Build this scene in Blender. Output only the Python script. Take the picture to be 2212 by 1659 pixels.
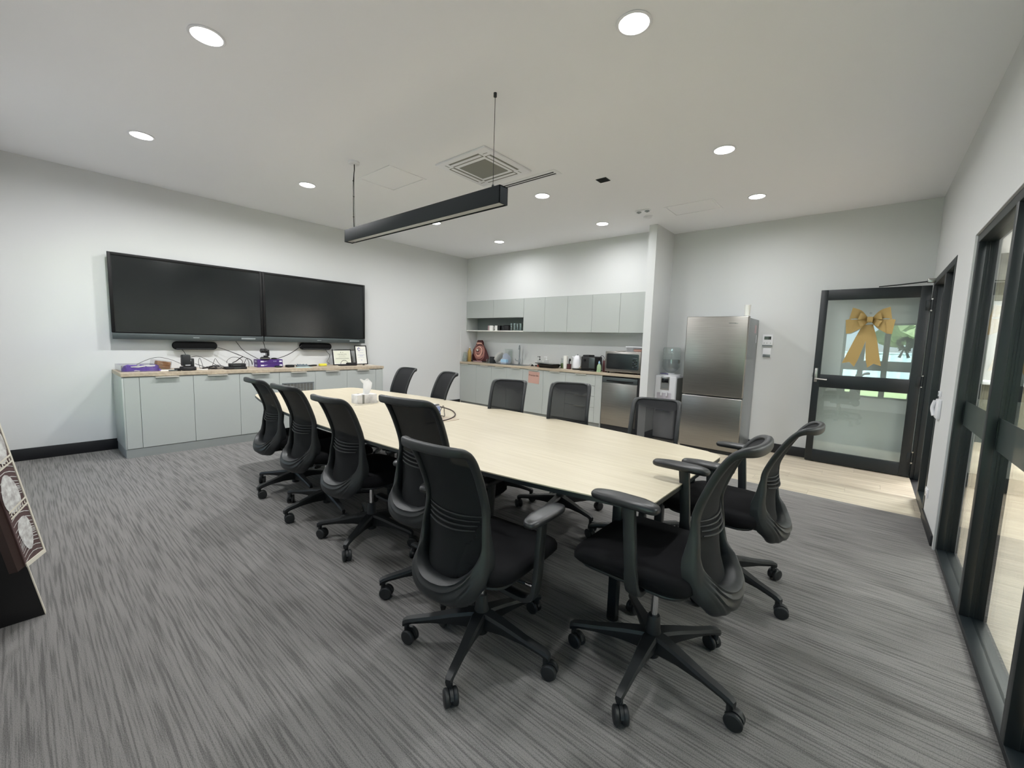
import bpy, bmesh, math, random
from mathutils import Vector, Matrix
random.seed(7)
PI = math.pi
S = bpy.context.scene
for o in list(bpy.data.objects):
    bpy.data.objects.remove(o)

# ------------------------------------------------------------------ camera
cam_d = bpy.data.cameras.new('camera')
cam = bpy.data.objects.new('camera', cam_d)
S.collection.objects.link(cam)
cam_d.sensor_fit = 'HORIZONTAL'
cam_d.sensor_width = 36.0
cam_d.lens = 904.18 / 2212 * 36.0
cam_d.clip_start = 0.02
cam_d.clip_end = 300
YAW, PITCH, ROLL = -0.7021, -0.1016, 0.0309
fw = Vector((math.sin(YAW) * math.cos(PITCH), math.cos(YAW) * math.cos(PITCH), math.sin(PITCH)))
rt = Vector((math.cos(YAW), -math.sin(YAW), 0))
up = rt.cross(fw)
r2 = rt * math.cos(ROLL) + up * math.sin(ROLL)
u2 = -rt * math.sin(ROLL) + up * math.cos(ROLL)
cam.matrix_world = Matrix(((r2.x, u2.x, -fw.x, 6.2006), (r2.y, u2.y, -fw.y, 0.2215), (r2.z, u2.z, -fw.z, 1.3069), (0, 0, 0, 1)))
S.camera = cam

# ------------------------------------------------------------------ view, world, light levels
S.view_settings.view_transform = 'Standard'
S.view_settings.look = 'None'
S.view_settings.gamma = 1.0
S.view_settings.use_curve_mapping = False
S.view_settings.exposure = 0.34
DOWNLIGHT_W = 15.5
DIFFUSER_STRENGTH = 9.0
PANEL_STRENGTH = 9.0
wd = bpy.data.worlds.new('sky')
S.world = wd
wd.use_nodes = True
wn = wd.node_tree.nodes
bg = wn['Background']
sky = wn.new('ShaderNodeTexSky')
sky.sky_type = 'HOSEK_WILKIE'
sky.turbidity = 4.0
sky.ground_albedo = 0.35
sky.sun_direction = Vector((0.35, 0.55, 0.75)).normalized()
wd.node_tree.links.new(sky.outputs[0], bg.inputs[0])
bg.inputs[1].default_value = 11.0
sd = bpy.data.lights.new('sun', 'SUN'); sd.energy = 40.0; sd.angle = 0.009; sd.color = (1.0, 0.97, 0.9)
sun = bpy.data.objects.new('sun', sd); S.collection.objects.link(sun)
sun.rotation_euler = Vector((0.35, 0.55, 0.75)).to_track_quat('Z', 'Y').to_euler()

# ------------------------------------------------------------------ materials
def lin(c):
    if isinstance(c, str):
        c = [int(c[i:i + 2], 16) / 255 for i in (0, 2, 4)]
    return tuple((x / 12.92 if x <= 0.04045 else ((x + 0.055) / 1.055) ** 2.4) for x in c) + (1.0,)

def mat(name, col, rough=0.5, metal=0.0, spec=0.5, emit=None, estr=0.0):
    m = bpy.data.materials.new(name)
    m.use_nodes = True
    p = m.node_tree.nodes['Principled BSDF']
    p.inputs['Base Color'].default_value = lin(col)
    p.inputs['Roughness'].default_value = rough
    p.inputs['Metallic'].default_value = metal
    p.inputs['Specular IOR Level'].default_value = spec
    if emit:
        p.inputs['Emission Color'].default_value = lin(emit)
        p.inputs['Emission Strength'].default_value = estr
    return m

def nodes(m):
    return m.node_tree.nodes, m.node_tree.links, m.node_tree.nodes['Principled BSDF']

def noise_bump(m, scale=200, strength=0.1, dist=0.002, stretch=(1, 1, 1)):
    n, l, p = nodes(m)
    tc = n.new('ShaderNodeTexCoord'); mp = n.new('ShaderNodeMapping')
    mp.inputs['Scale'].default_value = stretch
    t = n.new('ShaderNodeTexNoise'); t.inputs['Scale'].default_value = scale
    b = n.new('ShaderNodeBump'); b.inputs['Strength'].default_value = strength; b.inputs['Distance'].default_value = dist
    l.new(tc.outputs['Object'], mp.inputs[0]); l.new(mp.outputs[0], t.inputs['Vector'])
    l.new(t.outputs['Fac'], b.inputs['Height']); l.new(b.outputs[0], p.inputs['Normal'])
    return m

def noise_colour(m, c1, c2, scale=5, stretch=(1, 1, 1), detail=6, lo=0.3, hi=0.7, rough=0.6, coord='Object', random_shift=False):
    n, l, p = nodes(m)
    tc = n.new('ShaderNodeTexCoord'); mp = n.new('ShaderNodeMapping')
    mp.inputs['Scale'].default_value = stretch
    t = n.new('ShaderNodeTexNoise'); t.inputs['Scale'].default_value = scale; t.inputs['Detail'].default_value = detail
    t.inputs['Roughness'].default_value = rough
    r = n.new('ShaderNodeValToRGB')
    r.color_ramp.elements[0].position = lo; r.color_ramp.elements[0].color = lin(c1)
    r.color_ramp.elements[1].position = hi; r.color_ramp.elements[1].color = lin(c2)
    l.new(tc.outputs[coord], mp.inputs[0])
    if random_shift:
        oi = n.new('ShaderNodeObjectInfo'); mu = n.new('ShaderNodeMath'); mu.operation = 'MULTIPLY'; mu.inputs[1].default_value = 37.0
        cx = n.new('ShaderNodeCombineXYZ'); ad = n.new('ShaderNodeVectorMath')
        l.new(oi.outputs['Random'], mu.inputs[0]); l.new(mu.outputs[0], cx.inputs[0]); l.new(mu.outputs[0], cx.inputs[1])
        l.new(mp.outputs[0], ad.inputs[0]); l.new(cx.outputs[0], ad.inputs[1]); l.new(ad.outputs[0], t.inputs['Vector'])
    else:
        l.new(mp.outputs[0], t.inputs['Vector'])
    l.new(t.outputs['Fac'], r.inputs[0]); l.new(r.outputs[0], p.inputs['Base Color'])
    return m

def glass(name, tint=(0.94, 0.97, 0.96), extra=0.0, rough=0.0):
    """thin pane: what is behind it, tinted, plus a Fresnel mirror"""
    m = bpy.data.materials.new(name); m.use_nodes = True
    n = m.node_tree.nodes; l = m.node_tree.links
    n.remove(n['Principled BSDF'])
    out = n['Material Output']
    tr = n.new('ShaderNodeBsdfTransparent'); tr.inputs[0].default_value = tint + (1,)
    gl = n.new('ShaderNodeBsdfGlossy'); gl.inputs['Roughness'].default_value = rough
    ge = n.new('ShaderNodeNewGeometry'); dt = n.new('ShaderNodeVectorMath'); dt.operation = 'DOT_PRODUCT'
    l.new(ge.outputs['Incoming'], dt.inputs[0]); l.new(ge.outputs['Normal'], dt.inputs[1])
    def mth(op, x, y):
        q = n.new('ShaderNodeMath'); q.operation = op; q.use_clamp = (op == 'ADD')
        for i, v in enumerate((x, y)):
            if v is None: continue
            if isinstance(v, (int, float)): q.inputs[i].default_value = v
            else: l.new(v, q.inputs[i])
        return q.outputs[0]
    c = mth('ABSOLUTE', dt.outputs['Value'], None)
    f5 = mth('POWER', mth('SUBTRACT', 1.0, c), 5.0)          # Schlick
    fac = mth('ADD', mth('MULTIPLY', f5, 0.96), 0.04 + extra)
    mx = n.new('ShaderNodeMixShader')
    l.new(fac, mx.inputs[0])
    l.new(tr.outputs[0], mx.inputs[1]); l.new(gl.outputs[0], mx.inputs[2]); l.new(mx.outputs[0], out.inputs[0])
    return m

def see_through(name, col, alpha, rough=0.8, spec=0.3):
    m = mat(name, col, rough, 0, spec)
    m.node_tree.nodes['Principled BSDF'].inputs['Alpha'].default_value = alpha
    return m

M = {}
M['wall'] = noise_bump(mat('wall_paint', 'd3d4d4', 0.75, 0, 0.2), 350, 0.04, 0.001)
M['ceiling'] = noise_bump(mat('ceiling_paint', 'f0f0f3', 0.9, 0, 0.1), 300, 0.04, 0.001)
M['black_trim'] = mat('black_skirting', '17181c', 0.45)
M['alu'] = mat('black_powdercoat', '0f171b', 0.42, 0.0, 0.5)
M['pendant'] = mat('pendant_black', '0e1519', 0.7, 0, 0.3)
M['cab'] = noise_bump(mat('grey_laminate', 'b0b4b1', 0.5, 0, 0.35), 600, 0.03, 0.0005)
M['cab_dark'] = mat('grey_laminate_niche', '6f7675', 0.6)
M['kick'] = mat('grey_kickboard', '8f9391', 0.55)
M['handle'] = mat('brushed_handle', 'e9e5da', 0.42, 0.55)
M['bench'] = noise_colour(mat('bench_laminate', 'b6a795', 0.45), 'a39480', 'beb09c', 3, (0.6, 10, 10), 5)
M['table'] = noise_colour(mat('oak_laminate', 'cfc0a2', 0.38, 0, 0.45), 'b7ad96', 'cac1ad', 2.6, (0.7, 20, 1), 8, 0.25, 0.75, 0.6)
M['wood_floor'] = noise_colour(mat('oak_plank', 'b7a58c', 0.45, 0, 0.4), '9a8f7e', 'c9c0ae', 2.0, (0.7, 9, 1), 8, 0.25, 0.75, 0.65, random_shift=True)
M['hall_floor'] = noise_colour(mat('hall_plank', 'c0b09a', 0.42, 0, 0.4), 'a5947d', 'cbbba5', 1.4, (0.8, 5, 1), 8, 0.25, 0.75, 0.65)
M['plastic'] = noise_bump(mat('black_plastic', '1c1f21', 0.48, 0, 0.5), 900, 0.05, 0.0004)
M['rib'] = mat('black_rib', '1b1d1f', 0.6)
M['plastic_soft'] = mat('soft_black_plastic', '232426', 0.36, 0, 0.5)
M['fabric'] = noise_bump(mat('black_fabric', '131315', 0.95, 0, 0.15), 700, 0.35, 0.001)
def weave(name, col, a0, a1):
    m = see_through(name, col, 1.0, 0.85, 0.25)
    n, l, p = nodes(m)
    lw = n.new('ShaderNodeLayerWeight'); lw.inputs[0].default_value = 0.5
    mr = n.new('ShaderNodeMapRange'); mr.inputs['From Min'].default_value = 0.03; mr.inputs['From Max'].default_value = 0.2
    mr.inputs['To Min'].default_value = a0; mr.inputs['To Max'].default_value = a1
    l.new(lw.outputs['Facing'], mr.inputs['Value']); l.new(mr.outputs[0], p.inputs['Alpha'])
    return m
M['meshback'] = weave('black_mesh', '1b1c1e', 0.84, 0.99)
M['chrome'] = mat('chrome', 'e8e8ea', 0.08, 1.0)
M['steel'] = noise_colour(mat('brushed_steel', '9b9894', 0.32, 1.0), '8e8b87', '9d9a95', 3, (1, 1, 60), 3)
M['steel_light'] = mat('light_steel', 'b5b4b1', 0.28, 1.0)
M['side_grey'] = mat('fridge_side', '8b9092', 0.35, 0.6)
M['white'] = mat('white_plastic', 'e6e6ea', 0.35)
M['white_matte'] = mat('white_paper', 'e9e8e2', 0.8)
M['cream'] = mat('cream_paper', 'dedfce', 0.8)
M['screen'] = mat('screen_glass', '15191a', 0.16, 0, 0.55)
M['bezel'] = mat('bezel_black', '050506', 0.5, 0, 0.3)
M['bar'] = mat('bar_grey', '4e5556', 0.38, 0.5)
M['bar_mark'] = mat('bar_mark', '8d9496', 0.4)
M['cloth_black'] = noise_bump(mat('speaker_cloth', '0c0c0d', 0.9, 0, 0.2), 900, 0.3, 0.001)
M['cable'] = mat('cable_black', '101012', 0.5)
M['cable_brown'] = mat('cable_brown', '2a1714', 0.4)
M['cable_white'] = mat('cable_white', 'dcdad4', 0.5)
M['purple'] = mat('purple_card', '43256e', 0.45)
M['purple_cloth'] = noise_bump(mat('purple_cloth', '5a3c96', 0.75), 60, 0.5, 0.01)
M['brown_card'] = noise_colour(mat('brown_wicker', '8a6244', 0.8), '6f4a30', 'a57a54', 30, (1, 1, 3), 4)
M['clear'] = glass('clear_plastic', (0.93, 0.93, 0.94), 0.10, 0.08)
M['clear_glass'] = glass('clear_glass', (0.92, 0.95, 0.94), 0.06, 0.0)
M['pane'] = glass('window_glass', (0.93, 0.965, 0.95), 0.0)
M['door_pane'] = glass('door_glass', (0.955, 0.995, 0.98), 0.10)
M['band'] = see_through('glass_safety_band', '3a4442', 0.72, 0.35)
M['lamp'] = mat('lamp_diffuser', 'ffffff', 0.5, 0, 0.2, 'fffdf8', DIFFUSER_STRENGTH)
M['panel_lamp'] = mat('panel_diffuser', 'ffffff', 0.5, 0, 0.2, 'ffffff', PANEL_STRENGTH)
M['lens'] = mat('frosted_lens', 'b9bab8', 0.35)
M['grille'] = mat('grille_grey', '85857f', 0.8)
M['gold'] = noise_bump(mat('gold_ribbon', 'a68e5a', 0.62, 0.1, 0.4), 500, 0.4, 0.001)
M['pink'] = mat('pink_paper', 'c29a8e', 0.8)
M['ink'] = mat('dark_ink', '4a2f2a', 0.8)
M['grey_ink'] = mat('grey_ink', '8f8f86', 0.8)
M['violet_ink'] = mat('violet_ink', '5b5488', 0.8)
M['lavender'] = mat('lavender_ink', 'a9a5c4', 0.8)
M['black'] = mat('black_gloss', '0b0b0d', 0.2)
M['black_matte'] = mat('black_matte', '141416', 0.6)
M['yellow'] = mat('yellow_sponge', 'd8d048', 0.8)
M['bluegrey'] = mat('blue_grey_cloth', '5a666c', 0.8)
M['paleblue'] = mat('pale_blue_paper', 'a8c8cc', 0.7)
M['lightblue'] = mat('light_blue_box', '9fc3dc', 0.6)
M['glaze_blue'] = mat('blue_grey_glaze', '98a0ad', 0.3)
M['china'] = mat('white_china', 'e4e2de', 0.25)
M['pinkish'] = mat('pink_china', 'b99aa0', 0.3)
M['green_soap'] = see_through('green_soap', 'a8c29c', 0.8, 0.15)
M['green_lid'] = mat('green_lid', '5f6d3c', 0.5)
M['red_soap'] = mat('red_soap', 'b8442c', 0.3)
M['amber'] = mat('amber_glass', 'a88a4a', 0.3)
M['stone_dark'] = mat('carving_dark', '4a2022', 0.6)
M['stone_mid'] = mat('carving_mid', 'a6736a', 0.6)
M['stone_light'] = mat('carving_light', 'd7a796', 0.6)
M['teal_lcd'] = mat('lcd', '5d6a64', 0.3)
M['marble'] = noise_colour(mat('marble_card', 'd6d4d3', 0.5), 'b4b3b4', 'e2e0de', 9, (1, 1, 1), 5, 0.3, 0.6)
M['tissue'] = mat('tissue', 'f2f2f2', 0.9)
M['recess'] = mat('recess_grey', 'c2bdc6', 0.5)
M['usb'] = mat('blue_white_plastic', '9aa6cf', 0.4)
M['art_brown'] = mat('timber_dark', '2c1a15', 0.5)
M['art_white'] = noise_colour(mat('art_white', 'd6d6d2', 0.7), 'a9a5a3', 'e2e3e0', 40, (1, 1, 1), 3)
M['art_plum'] = mat('art_plum', '5b4746', 0.7)
M['cream_edge'] = mat('art_edge', 'd8d3c4', 0.7)
M['stand'] = mat('stand_black', '101012', 0.35)
M['grass'] = noise_colour(mat('lawn', '6f9a4a', 0.9), '7c9464', 'a3b389', 3, (1, 1, 1), 6)
M['leaf'] = noise_colour(mat('leaves', '5d8045', 0.8), '5f7556', '9fb08c', 6, (1, 1, 1), 5)
M['bark'] = mat('bark', '5b4a3a', 0.9)
M['fence'] = mat('fence_blue', '9fb6c6', 0.5)
M['concrete'] = mat('concrete', 'b9b6ae', 0.8)
M['roofing'] = mat('roof_sheet', 'c9cbca', 0.5)
M['wreath'] = mat('wreath_dark', '1e2622', 0.9)
M['olive'] = mat('olive_panel', '6d6a58', 0.6)

def carpet_material():
    m = mat('carpet', '4a4a4b', 0.95, 0, 0.1)
    n, l, p = nodes(m)
    tc = n.new('ShaderNodeTexCoord')
    def tex(scale, stretch, detail, rough=0.6):
        mp = n.new('ShaderNodeMapping'); mp.inputs['Scale'].default_value = stretch
        t = n.new('ShaderNodeTexNoise'); t.inputs['Scale'].default_value = scale; t.inputs['Detail'].default_value = detail
        t.inputs['Roughness'].default_value = rough
        l.new(tc.outputs['Object'], mp.inputs[0]); l.new(mp.outputs[0], t.inputs['Vector'])
        return t.outputs['Fac']
    stripe = tex(1.0, (3.2, 110, 1), 2, 0.5)
    broad = tex(1.0, (1.2, 22, 1), 3, 0.6)
    pile = tex(300, (1, 1, 1), 3, 0.75)
    def mr(x, a0, a1, b0, b1):
        q = n.new('ShaderNodeMapRange'); q.inputs['From Min'].default_value = a0; q.inputs['From Max'].default_value = a1
        q.inputs['To Min'].default_value = b0; q.inputs['To Max'].default_value = b1
        l.new(x, q.inputs['Value']); return q.outputs[0]
    def mul(x, y):
        q = n.new('ShaderNodeMath'); q.operation = 'MULTIPLY'; l.new(x, q.inputs[0]); l.new(y, q.inputs[1]); return q.outputs[0]
    line = mr(stripe, 0.38, 0.56, 0.66, 1.02)          # thin dark tufted lines
    h = mul(mul(line, mr(broad, 0.3, 0.7, 0.86, 1.08)), mr(pile, 0.32, 0.68, 0.62, 1.32))
    r = n.new('ShaderNodeValToRGB')
    e = r.color_ramp.elements
    e[0].position = 0.25; e[0].color = lin('2f2f30')
    e[1].position = 1.25; e[1].color = lin('878583')
    e[1].position = 1.0
    l.new(h, r.inputs[0]); l.new(r.outputs[0], p.inputs['Base Color'])
    bp = n.new('ShaderNodeBump'); bp.inputs['Strength'].default_value = 0.5; bp.inputs['Distance'].default_value = 0.004
    l.new(h, bp.inputs['Height']); l.new(bp.outputs[0], p.inputs['Normal'])
    return m
M['carpet'] = carpet_material()

# ------------------------------------------------------------------ builders
COL = S.collection
class MB:
    """collects shapes into one bmesh"""
    def __init__(self):
        self.b = bmesh.new()
    def _merge(self, t, mi=0):
        if mi:
            for f in t.faces: f.material_index = mi
        me = bpy.data.meshes.new('tmp'); t.to_mesh(me); t.free()
        self.b.from_mesh(me); bpy.data.meshes.remove(me)
    def box(self, x0, x1, y0, y1, z0, z1, bev=0.0, seg=2, mi=0, rot=None):
        t = bmesh.new()
        bmesh.ops.create_cube(t, size=1.0)
        bmesh.ops.scale(t, vec=(x1 - x0, y1 - y0, z1 - z0), verts=t.verts)
        if bev > 0:
            bmesh.ops.bevel(t, geom=list(t.edges), offset=bev, segments=seg, profile=0.5, affect='EDGES')
        c = Vector(((x0 + x1) / 2, (y0 + y1) / 2, (z0 + z1) / 2))
        if rot is not None:
            bmesh.ops.transform(t, matrix=rot, verts=t.verts)
        bmesh.ops.translate(t, vec=c, verts=t.verts)
        self._merge(t, mi)
        return self
    def lathe(self, prof, c=(0, 0, 0), seg=24, axis='z', mi=0, cap=True):
        t = bmesh.new(); rings = []
        for r, h in prof:
            ring = []
            for i in range(seg):
                a = 2 * PI * i / seg
                p = (r * math.cos(a), r * math.sin(a), h)
                if axis == 'x': p = (h, p[0], p[1])
                elif axis == 'y': p = (p[1], h, p[0])
                ring.append(t.verts.new((p[0] + c[0], p[1] + c[1], p[2] + c[2])))
            rings.append(ring)
        for a, b in zip(rings, rings[1:]):
            for i in range(seg):
                t.faces.new((a[i], a[(i + 1) % seg], b[(i + 1) % seg], b[i]))
        if cap:
            if prof[0][0] > 1e-4: t.faces.new(rings[0][::-1])
            if prof[-1][0] > 1e-4: t.faces.new(rings[-1])
        bmesh.ops.remove_doubles(t, verts=t.verts, dist=1e-6)
        bmesh.ops.recalc_face_normals(t, faces=t.faces)
        self._merge(t, mi); return self
    def cyl(self, c, r, h, seg=20, axis='z', mi=0):
        return self.lathe([(r, 0), (r, h)], c, seg, axis, mi)
    def tube(self, pts, r, seg=8, mi=0, closed=False):
        pts = [Vector(p) for p in pts]; t = bmesh.new(); rings = []
        N = len(pts); prev = None
        for i, p in enumerate(pts):
            if closed: d = pts[(i + 1) % N] - pts[i - 1]
            else: d = pts[min(i + 1, N - 1)] - pts[max(i - 1, 0)]
            d.normalize()
            if prev is None:
                a = Vector((0, 0, 1)) if abs(d.z) < 0.9 else Vector((1, 0, 0))
                prev = d.cross(a).normalized()
            prev = (prev - d * prev.dot(d)).normalized()
            q = d.cross(prev)
            rr = r[i] if isinstance(r, (list, tuple)) else r
            rings.append([t.verts.new(p + (prev * math.cos(2 * PI * k / seg) + q * math.sin(2 * PI * k / seg)) * rr) for k in range(seg)])
        pairs = list(zip(rings, rings[1:])) + ([(rings[-1], rings[0])] if closed else [])
        for a, b in pairs:
            for k in range(seg):
                t.faces.new((a[k], a[(k + 1) % seg], b[(k + 1) % seg], b[k]))
        if not closed:
            t.faces.new(rings[0][::-1]); t.faces.new(rings[-1])
        bmesh.ops.recalc_face_normals(t, faces=t.faces)
        self._merge(t, mi); return self
    def loft(self, secs, mi=0, cap=True, closed=True):
        """secs: list of equal-length vertex loops"""
        t = bmesh.new()
        rings = [[t.verts.new(p) for p in s] for s in secs]
        n = len(rings[0])
        for a, b in zip(rings, rings[1:]):
            for i in range(n if closed else n - 1):
                t.faces.new((a[i], a[(i + 1) % n], b[(i + 1) % n], b[i]))
        if cap and closed:
            t.faces.new(rings[0][::-1]); t.faces.new(rings[-1])
        bmesh.ops.recalc_face_normals(t, faces=t.faces)
        self._merge(t, mi); return self
    def prism(self, poly, d0, d1, axis='z', bev=0.0, mi=0, seg=2):
        """poly in the plane across axis: z->(x,y), x->(y,z), y->(x,z)"""
        def P(a, b, h):
            return {'z': (a, b, h), 'x': (h, a, b), 'y': (a, h, b)}[axis]
        t = bmesh.new()
        A = [t.verts.new(P(a, b, d0)) for a, b in poly]
        B = [t.verts.new(P(a, b, d1)) for a, b in poly]
        n = len(poly)
        t.faces.new(A[::-1]); t.faces.new(B)
        for i in range(n):
            t.faces.new((A[i], A[(i + 1) % n], B[(i + 1) % n], B[i]))
        bmesh.ops.recalc_face_normals(t, faces=t.faces)
        if bev > 0:
            t.edges.ensure_lookup_table()
            ed = [e for e in t.edges if len(e.link_faces) == 2 and e.calc_face_angle(0) > 0.6]
            bmesh.ops.bevel(t, geom=ed, offset=bev, segments=seg, profile=0.5, affect='EDGES')
        self._merge(t, mi); return self
    def faces(self, verts, faces, mi=0):
        t = bmesh.new(); v = [t.verts.new(p) for p in verts]
        for f in faces: t.faces.new([v[i] for i in f])
        self._merge(t, mi); return self
    def xf(self, m):
        bmesh.ops.transform(self.b, matrix=m, verts=self.b.verts); return self
    def ob(self, name, m, parent=None, loc=None, rotz=None, smooth=True, angle=35):
        me = bpy.data.meshes.new(name)
        self.b.to_mesh(me); self.b.free()
        for x in (m if isinstance(m, (list, tuple)) else [m]): me.materials.append(M[x] if isinstance(x, str) else x)
        if smooth:
            for p in me.polygons: p.use_smooth = True
            me.set_sharp_from_angle(angle=math.radians(angle))
        o = bpy.data.objects.new(name, me); COL.objects.link(o)
        if parent: o.parent = parent
        if loc is not None: o.location = loc
        if rotz is not None: o.rotation_euler = (0, 0, rotz)
        return o

def tag(o, label, cat, group=None, kind=None):
    o['label'] = label; o['category'] = cat
    if group: o['group'] = group
    if kind: o['kind'] = kind
    return o
def thing(name, label, cat, loc=(0, 0, 0), rotz=0.0, group=None):
    o = bpy.data.objects.new(name, None); COL.objects.link(o)
    o.empty_display_size = 0.05; o.location = loc; o.rotation_euler = (0, 0, rotz)
    return tag(o, label, cat, group)
def struct(o):
    o['kind'] = 'structure'; return o
def dup(root, loc=None, rotz=None, label=None):
    r = root.copy(); COL.objects.link(r)
    if loc is not None: r.location = loc
    if rotz is not None: r.rotation_euler = (0, 0, rotz)
    if label: r['label'] = label
    for ch in root.children:
        c = ch.copy(); COL.objects.link(c); c.parent = r
        for g in ch.children:
            d = g.copy(); COL.objects.link(d); d.parent = c
    return r
def spline(pts, n=10, closed=False):
    """Catmull-Rom through pts"""
    P = [Vector(p) for p in pts]; N = len(P); out = []
    rng = range(N if closed else N - 1)
    for i in rng:
        p0 = P[i - 1] if (closed or i > 0) else P[0] * 2 - P[1]
        p1 = P[i]; p2 = P[(i + 1) % N]
        p3 = P[(i + 2) % N] if (closed or i + 2 < N) else P[-1] * 2 - P[-2]
        for k in range(n):
            t = k / n
            out.append(0.5 * ((2 * p1) + (p2 - p0) * t + (2 * p0 - 5 * p1 + 4 * p2 - p3) * t * t + (3 * p1 - p0 - 3 * p2 + p3) * t ** 3))
    if not closed: out.append(P[-1].copy())
    return out
def text(name, body, size, m, loc, rot, parent=None, extrude=0.0004, align='CENTER'):
    c = bpy.data.curves.new(name, 'FONT'); c.body = body; c.size = size; c.extrude = extrude
    c.align_x = align; c.align_y = 'CENTER'; c.materials.append(M[m])
    o = bpy.data.objects.new(name, c); COL.objects.link(o)
    dg = bpy.context.evaluated_depsgraph_get(); dg.update()
    me = bpy.data.meshes.new_from_object(o.evaluated_get(dg)); me.name = name
    bpy.data.objects.remove(o); bpy.data.curves.remove(c)
    if not me.materials: me.materials.append(M[m])
    o = bpy.data.objects.new(name, me); COL.objects.link(o)
    o.location = loc; o.rotation_euler = rot
    if parent: o.parent = parent
    return o
def rrect(x0, x1, y0, y1, r, n=5):
    pts = []
    for cx, cy, a0 in ((x1 - r, y0 + r, -90), (x1 - r, y1 - r, 0), (x0 + r, y1 - r, 90), (x0 + r, y0 + r, 180)):
        for k in range(n + 1):
            a = math.radians(a0 + 90 * k / n)
            pts.append((cx + r * math.cos(a), cy + r * math.sin(a)))
    return pts

# ------------------------------------------------------------------ the room shell
H = 2.9; W = 6.645; YB = 6.39; YF = -0.06; WT = 0.11
YC = 4.813                      # carpet meets the planks
struct(MB().box(-0.12, W + 0.01, YF, YC, -0.06, 0.0).ob('floor', 'carpet'))
pf = struct(MB().box(-0.12, W + WT, YC, YB + 0.1, -0.06, -0.006).ob('floor_timber', 'black_trim'))
nrow = 9; pw = (YB - YC) / nrow
for i in range(nrow):
    x = -0.12 - (i * 0.47 % 1.2)
    while x < W:
        a, b = max(x, -0.1), min(x + 1.2, W - 0.001)
        if b - a > 0.02:
            y0 = YC + i * pw
            MB().box(a + 0.0006, b - 0.0006, y0 + 0.0006, y0 + pw - 0.0006, -0.006, 0.0).ob('plank', 'wood_floor', pf, smooth=False)
        x += 1.2
struct(MB().box(-0.12, W + WT, YF - 0.2, YB + 0.12, H, H + 0.1).ob('ceiling', 'ceiling'))
struct(MB().box(-0.12, 0, YF, YB + 0.12, 0, H).ob('wall_left', 'wall'))
struct(MB().box(0, W + WT, YB, YB + 0.12, 0, H).ob('wall_back', 'wall'))
# nib between kitchen and fridge recess; bulkhead over the wall cupboards
struct(MB().box(3.83, 3.937, 5.758, YB, 0, H).ob('wall_nib', 'wall'))
struct(MB().box(0, 3.83, 6.075, YB, 2.069, H).ob('wall_bulkhead', 'wall'))
# right wall around door and glazing
wr = MB()
wr.box(W, W + WT, 4.15, 4.85, 0, 2.062)
wr.box(W, W + WT, YF, YB, 2.062, H)
wr.box(W, W + WT, 6.30, YB, 0, 2.062)
struct(wr.ob('wall_right', 'wall', smooth=False))
# front wall (behind the camera) with its window openings, runs on into the hall
XF1 = 10.2
wf = MB()
wf.box(-0.12, 0.6, YF - 0.14, YF, 0, H); wf.box(1.7, 5.41, YF - 0.14, YF, 0, H)
wf.box(0.6, 1.7, YF - 0.14, YF, 0, 0.28); wf.box(0.6, 1.7, YF - 0.14, YF, 1.95, H)
wf.box(5.41, XF1, YF - 0.14, YF, 1.95, H)
wf.box(5.41, XF1, YF - 0.14, YF, 0, 0.28)
wf.box(7.75, XF1, YF - 0.14, YF, 0.28, 1.95)
struct(wf.ob('wall_front', 'wall', smooth=False))
# skirtings
struct(MB().box(0, 0.012, YF, 0.876, 0, 0.118, 0.003).ob('baseboard_left', 'black_trim'))
struct(MB().box(0, 0.012, 3.83, 5.93, 0, 0.118, 0.003).ob('baseboard_left', 'black_trim'))
struct(MB().box(3.937, W, YB - 0.012, YB, 0, 0.118, 0.003).ob('baseboard_back', 'black_trim'))
struct(MB().box(W - 0.012, W, 4.19, 4.85, 0, 0.075, 0.003).ob('baseboard_right', 'black_trim'))
struct(MB().box(3.937, 3.949, 5.758, YB - 0.012, 0, 0.118, 0.003).ob('baseboard_nib', 'black_trim'))
struct(MB().box(-0.1, 5.0, YF, YF + 0.012, 0, 0.118, 0.003).ob('baseboard_front', 'black_trim'))

# front windows (behind the camera; some seen mirrored in the door glass, the far left one added for daylight)
def front_window(i, x0, x1):
    y = YF - 0.07
    f = MB()
    for a, b in ((x0, x0 + 0.05), (x1 - 0.05, x1)): f.box(a, b, y - 0.03, y + 0.03, 0.28, 1.95, 0.004)
    for a, b in ((0.28, 0.32), (0.90, 1.12), (1.91, 1.95)): f.box(x0 + 0.05, x1 - 0.05, y - 0.03, y + 0.03, a, b, 0.004)
    w = struct(f.ob('window_%d' % i, 'alu'))
    MB().box(x0 + 0.05, x1 - 0.05, y - 0.004, y + 0.004, 1.12, 1.91).ob('pane', 'pane', w)
    MB().box(x0 + 0.05, x1 - 0.05, y - 0.004, y + 0.004, 0.32, 0.90).ob('pane', 'pane', w)
for i, (a, b) in enumerate(((5.41, 5.765), (5.765, 6.175), (6.175, 6.645), (6.76, 7.25), (7.25, 7.75), (0.6, 1.7))):  # last window is unseen, added to brighten the left wall and ceiling
    front_window(i + 1, a, b)

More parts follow.
